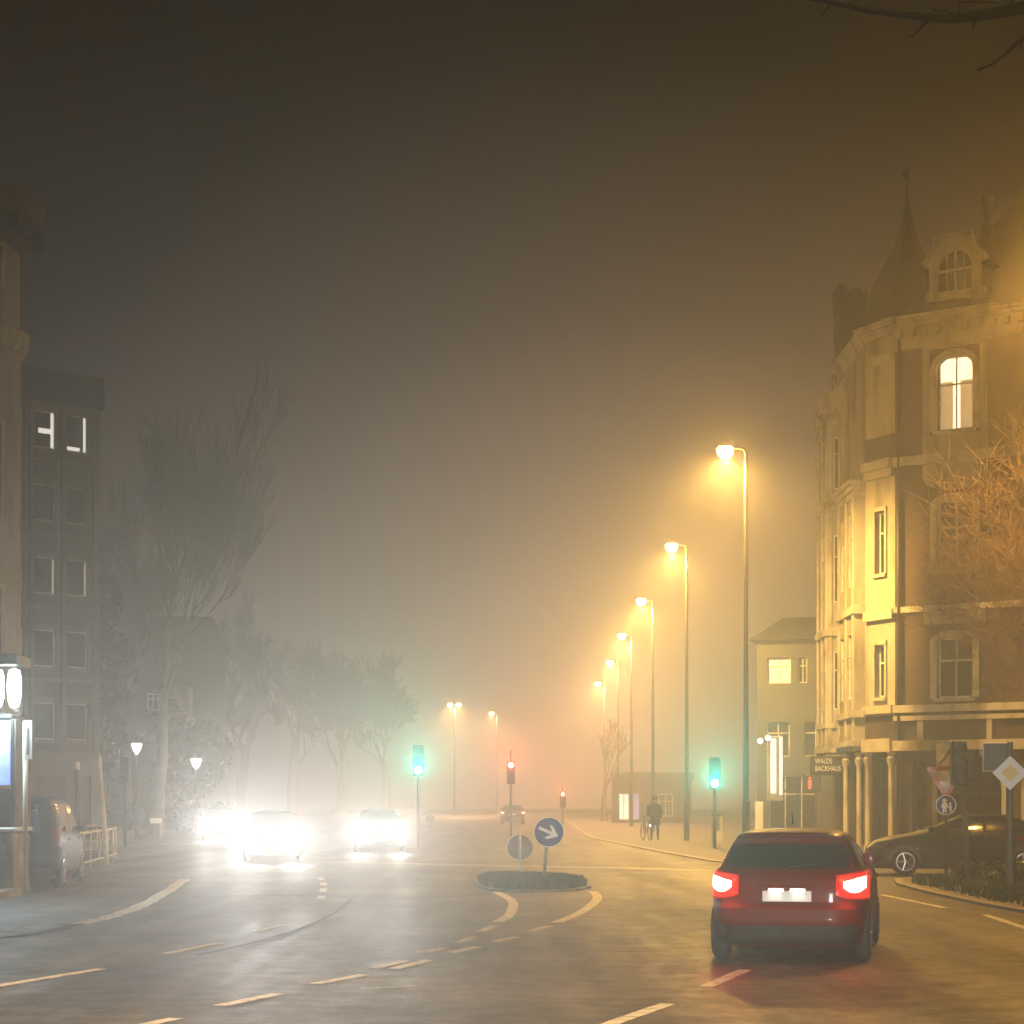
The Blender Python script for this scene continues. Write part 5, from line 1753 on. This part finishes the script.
p = gr(649, 848)
bx, by = p.x, 80.0
bx = (649 - U0) / F * by
bk = thing('bicycle', 'bicycle with a small white lamp, held by the dark figure at the far right kerb', 'bicycle', (bx - .1, by, .12), R(12))
for y in (-.52, .52):
    w_ = MB().lathe([(.33, -.02), (.35, 0), (.33, .02), (.31, 0)], 28, (0, y, .35), 'x', ring=True)
    w_o = w_.build('wheel', 'tyre', bk, True)
    sp = MB()
    for k in range(8):
        a_ = math.pi * k / 8
        sp.tube([(0, y - math.cos(a_) * .31, .35 - math.sin(a_) * .31), (0, y + math.cos(a_) * .31, .35 + math.sin(a_) * .31)], .003, 4)
    sp.build('spoke', 'galv', w_o)
fb = MB()
for a_, c_ in (((0, .52, .35), (0, .1, .32)), ((0, .1, .32), (0, .28, .92)), ((0, .28, .92), (0, -.32, .85)), ((0, .1, .32), (0, -.36, .72)), ((0, -.52, .35), (0, -.32, .98)), ((0, .52, .35), (0, .28, .85))):
    fb.tube([a_, c_], .018, 8)
fb.build('frame', 'greypaint', bk, True)
MB().bbox((0, .3, .97), (.14, .26, .06), .025).build('saddle', 'plastic', bk)
MB().tube([(-.29, -.22, 1.04), (-.2, -.3, 1.05), (0, -.33, 1.02), (.2, -.3, 1.05), (.29, -.22, 1.04)], .014, 8).build('handlebar', 'darkmetal', bk, True)
MB().lathe([(.03, -.06), (.05, .03), (.05, .04), (.004, .045)], 12, (0, -.52, .62), 'y').build('lamp', 'e_lantern', bk, True)
spot((0, -.62, .62), (0, -1, -.02), 120, (1, .95, .88), 60, 1, .04, bk)

ps = thing('person', 'person in a dark coat and hood standing beside a bicycle at the far right kerb', 'person', (bx + .22, by + .05, .12), R(8))
J = [(0, 0, .93), (0, .0, 1.12), (0, .01, 1.32), (0, 0, 1.46), (0, -.01, 1.54), (-.1, 0, .90), (-.11, -.02, .50), (-.12, .02, .09), (-.12, -.10, .05), (.1, 0, .90), (.13, -.05, .5), (.15, .02, .09), (.15, -.11, .05),
     (-.19, 0, 1.40), (-.27, .02, 1.14), (-.27, -.12, .96), (.19, 0, 1.40), (.26, .03, 1.13), (.24, -.06, .9)]
E = [(0, 1), (1, 2), (2, 3), (3, 4), (0, 5), (5, 6), (6, 7), (7, 8), (0, 9), (9, 10), (10, 11), (11, 12), (3, 13), (13, 14), (14, 15), (3, 16), (16, 17), (17, 18)]
RD = [.16, .155, .17, .10, .06, .10, .065, .048, .035, .10, .065, .048, .035, .075, .055, .04, .075, .055, .04]
bd = skin_body('body', J, E, RD, 'jeans', ps)
b = MB()
rings = []
for z, rx, ry in ((.62, .24, .19), (.8, .25, .2), (1.0, .24, .19), (1.2, .245, .185), (1.36, .25, .16), (1.45, .19, .13), (1.5, .10, .10)):
    rings.append([Vector((rx * math.cos(2 * math.pi * k / 20), ry * math.sin(2 * math.pi * k / 20), z)) for k in range(20)])
b.loft(rings)
b.build('coat', 'cloth', ps, True)
for sg in (-1, 1):
    q = [(sg * .2, 0, 1.41), (sg * .27, .02, 1.14), (sg * (.27 if sg < 0 else .24), -.12 if sg < 0 else -.06, .94 if sg > 0 else .98)]
    MB().tube(curve(q, 4), [.085, .082, .078, .074, .07, .066, .062, .06, .058], 12).build('sleeve', 'cloth', ps, True)
    hx, hy, hz_ = q[-1]
    hn = MB()
    hn.lathe([(.012, .0), (.034, -.02), (.04, -.06), (.03, -.09), (.008, -.1)], 10, (hx, hy, hz_), sq=.6)
    for f_i in range(4):
        hn.tube([(hx - .03 + f_i * .02, hy, hz_ - .08), (hx - .03 + f_i * .02, hy - .012, hz_ - .13), (hx - .028 + f_i * .019, hy - .03, hz_ - .165)], [.011, .010, .007], 6)
    hn.tube([(hx - sg * .035, hy, hz_ - .035), (hx - sg * .055, hy - .02, hz_ - .08), (hx - sg * .045, hy - .03, hz_ - .11)], [.012, .011, .008], 6)
    hn.build('hand', 'skin', ps, True)
hd = MB().lathe([(.05, -.12), (.085, -.08), (.098, 0), (.095, .06), (.07, .11), (.02, .13)], 16, (0, -.02, 1.66), sq=1.1)
hd.tube([(0, -.11, 1.67), (0, -.14, 1.64), (0, -.115, 1.625)], [.012, .016, .01], 6)
hd.build('head', 'skin', ps, True)
MB().lathe([(.11, -.02), (.112, .05), (.09, .11), (.03, .145)], 16, (0, -.01, 1.67), sq=1.1).build('cap', 'cloth', ps, True)
MB().grid(lambda u, v: Vector((math.cos(math.pi * (-.15 + 1.3 * u)) * .115 * math.cos(v * 1.5 - .0), .0 + math.sin(math.pi * (-.15 + 1.3 * u)) * .13 * math.cos(v * 1.5) - .01, 1.58 + .21 * math.sin(v * 1.5))), 16, 8).build('hood', 'cloth', ps, True)
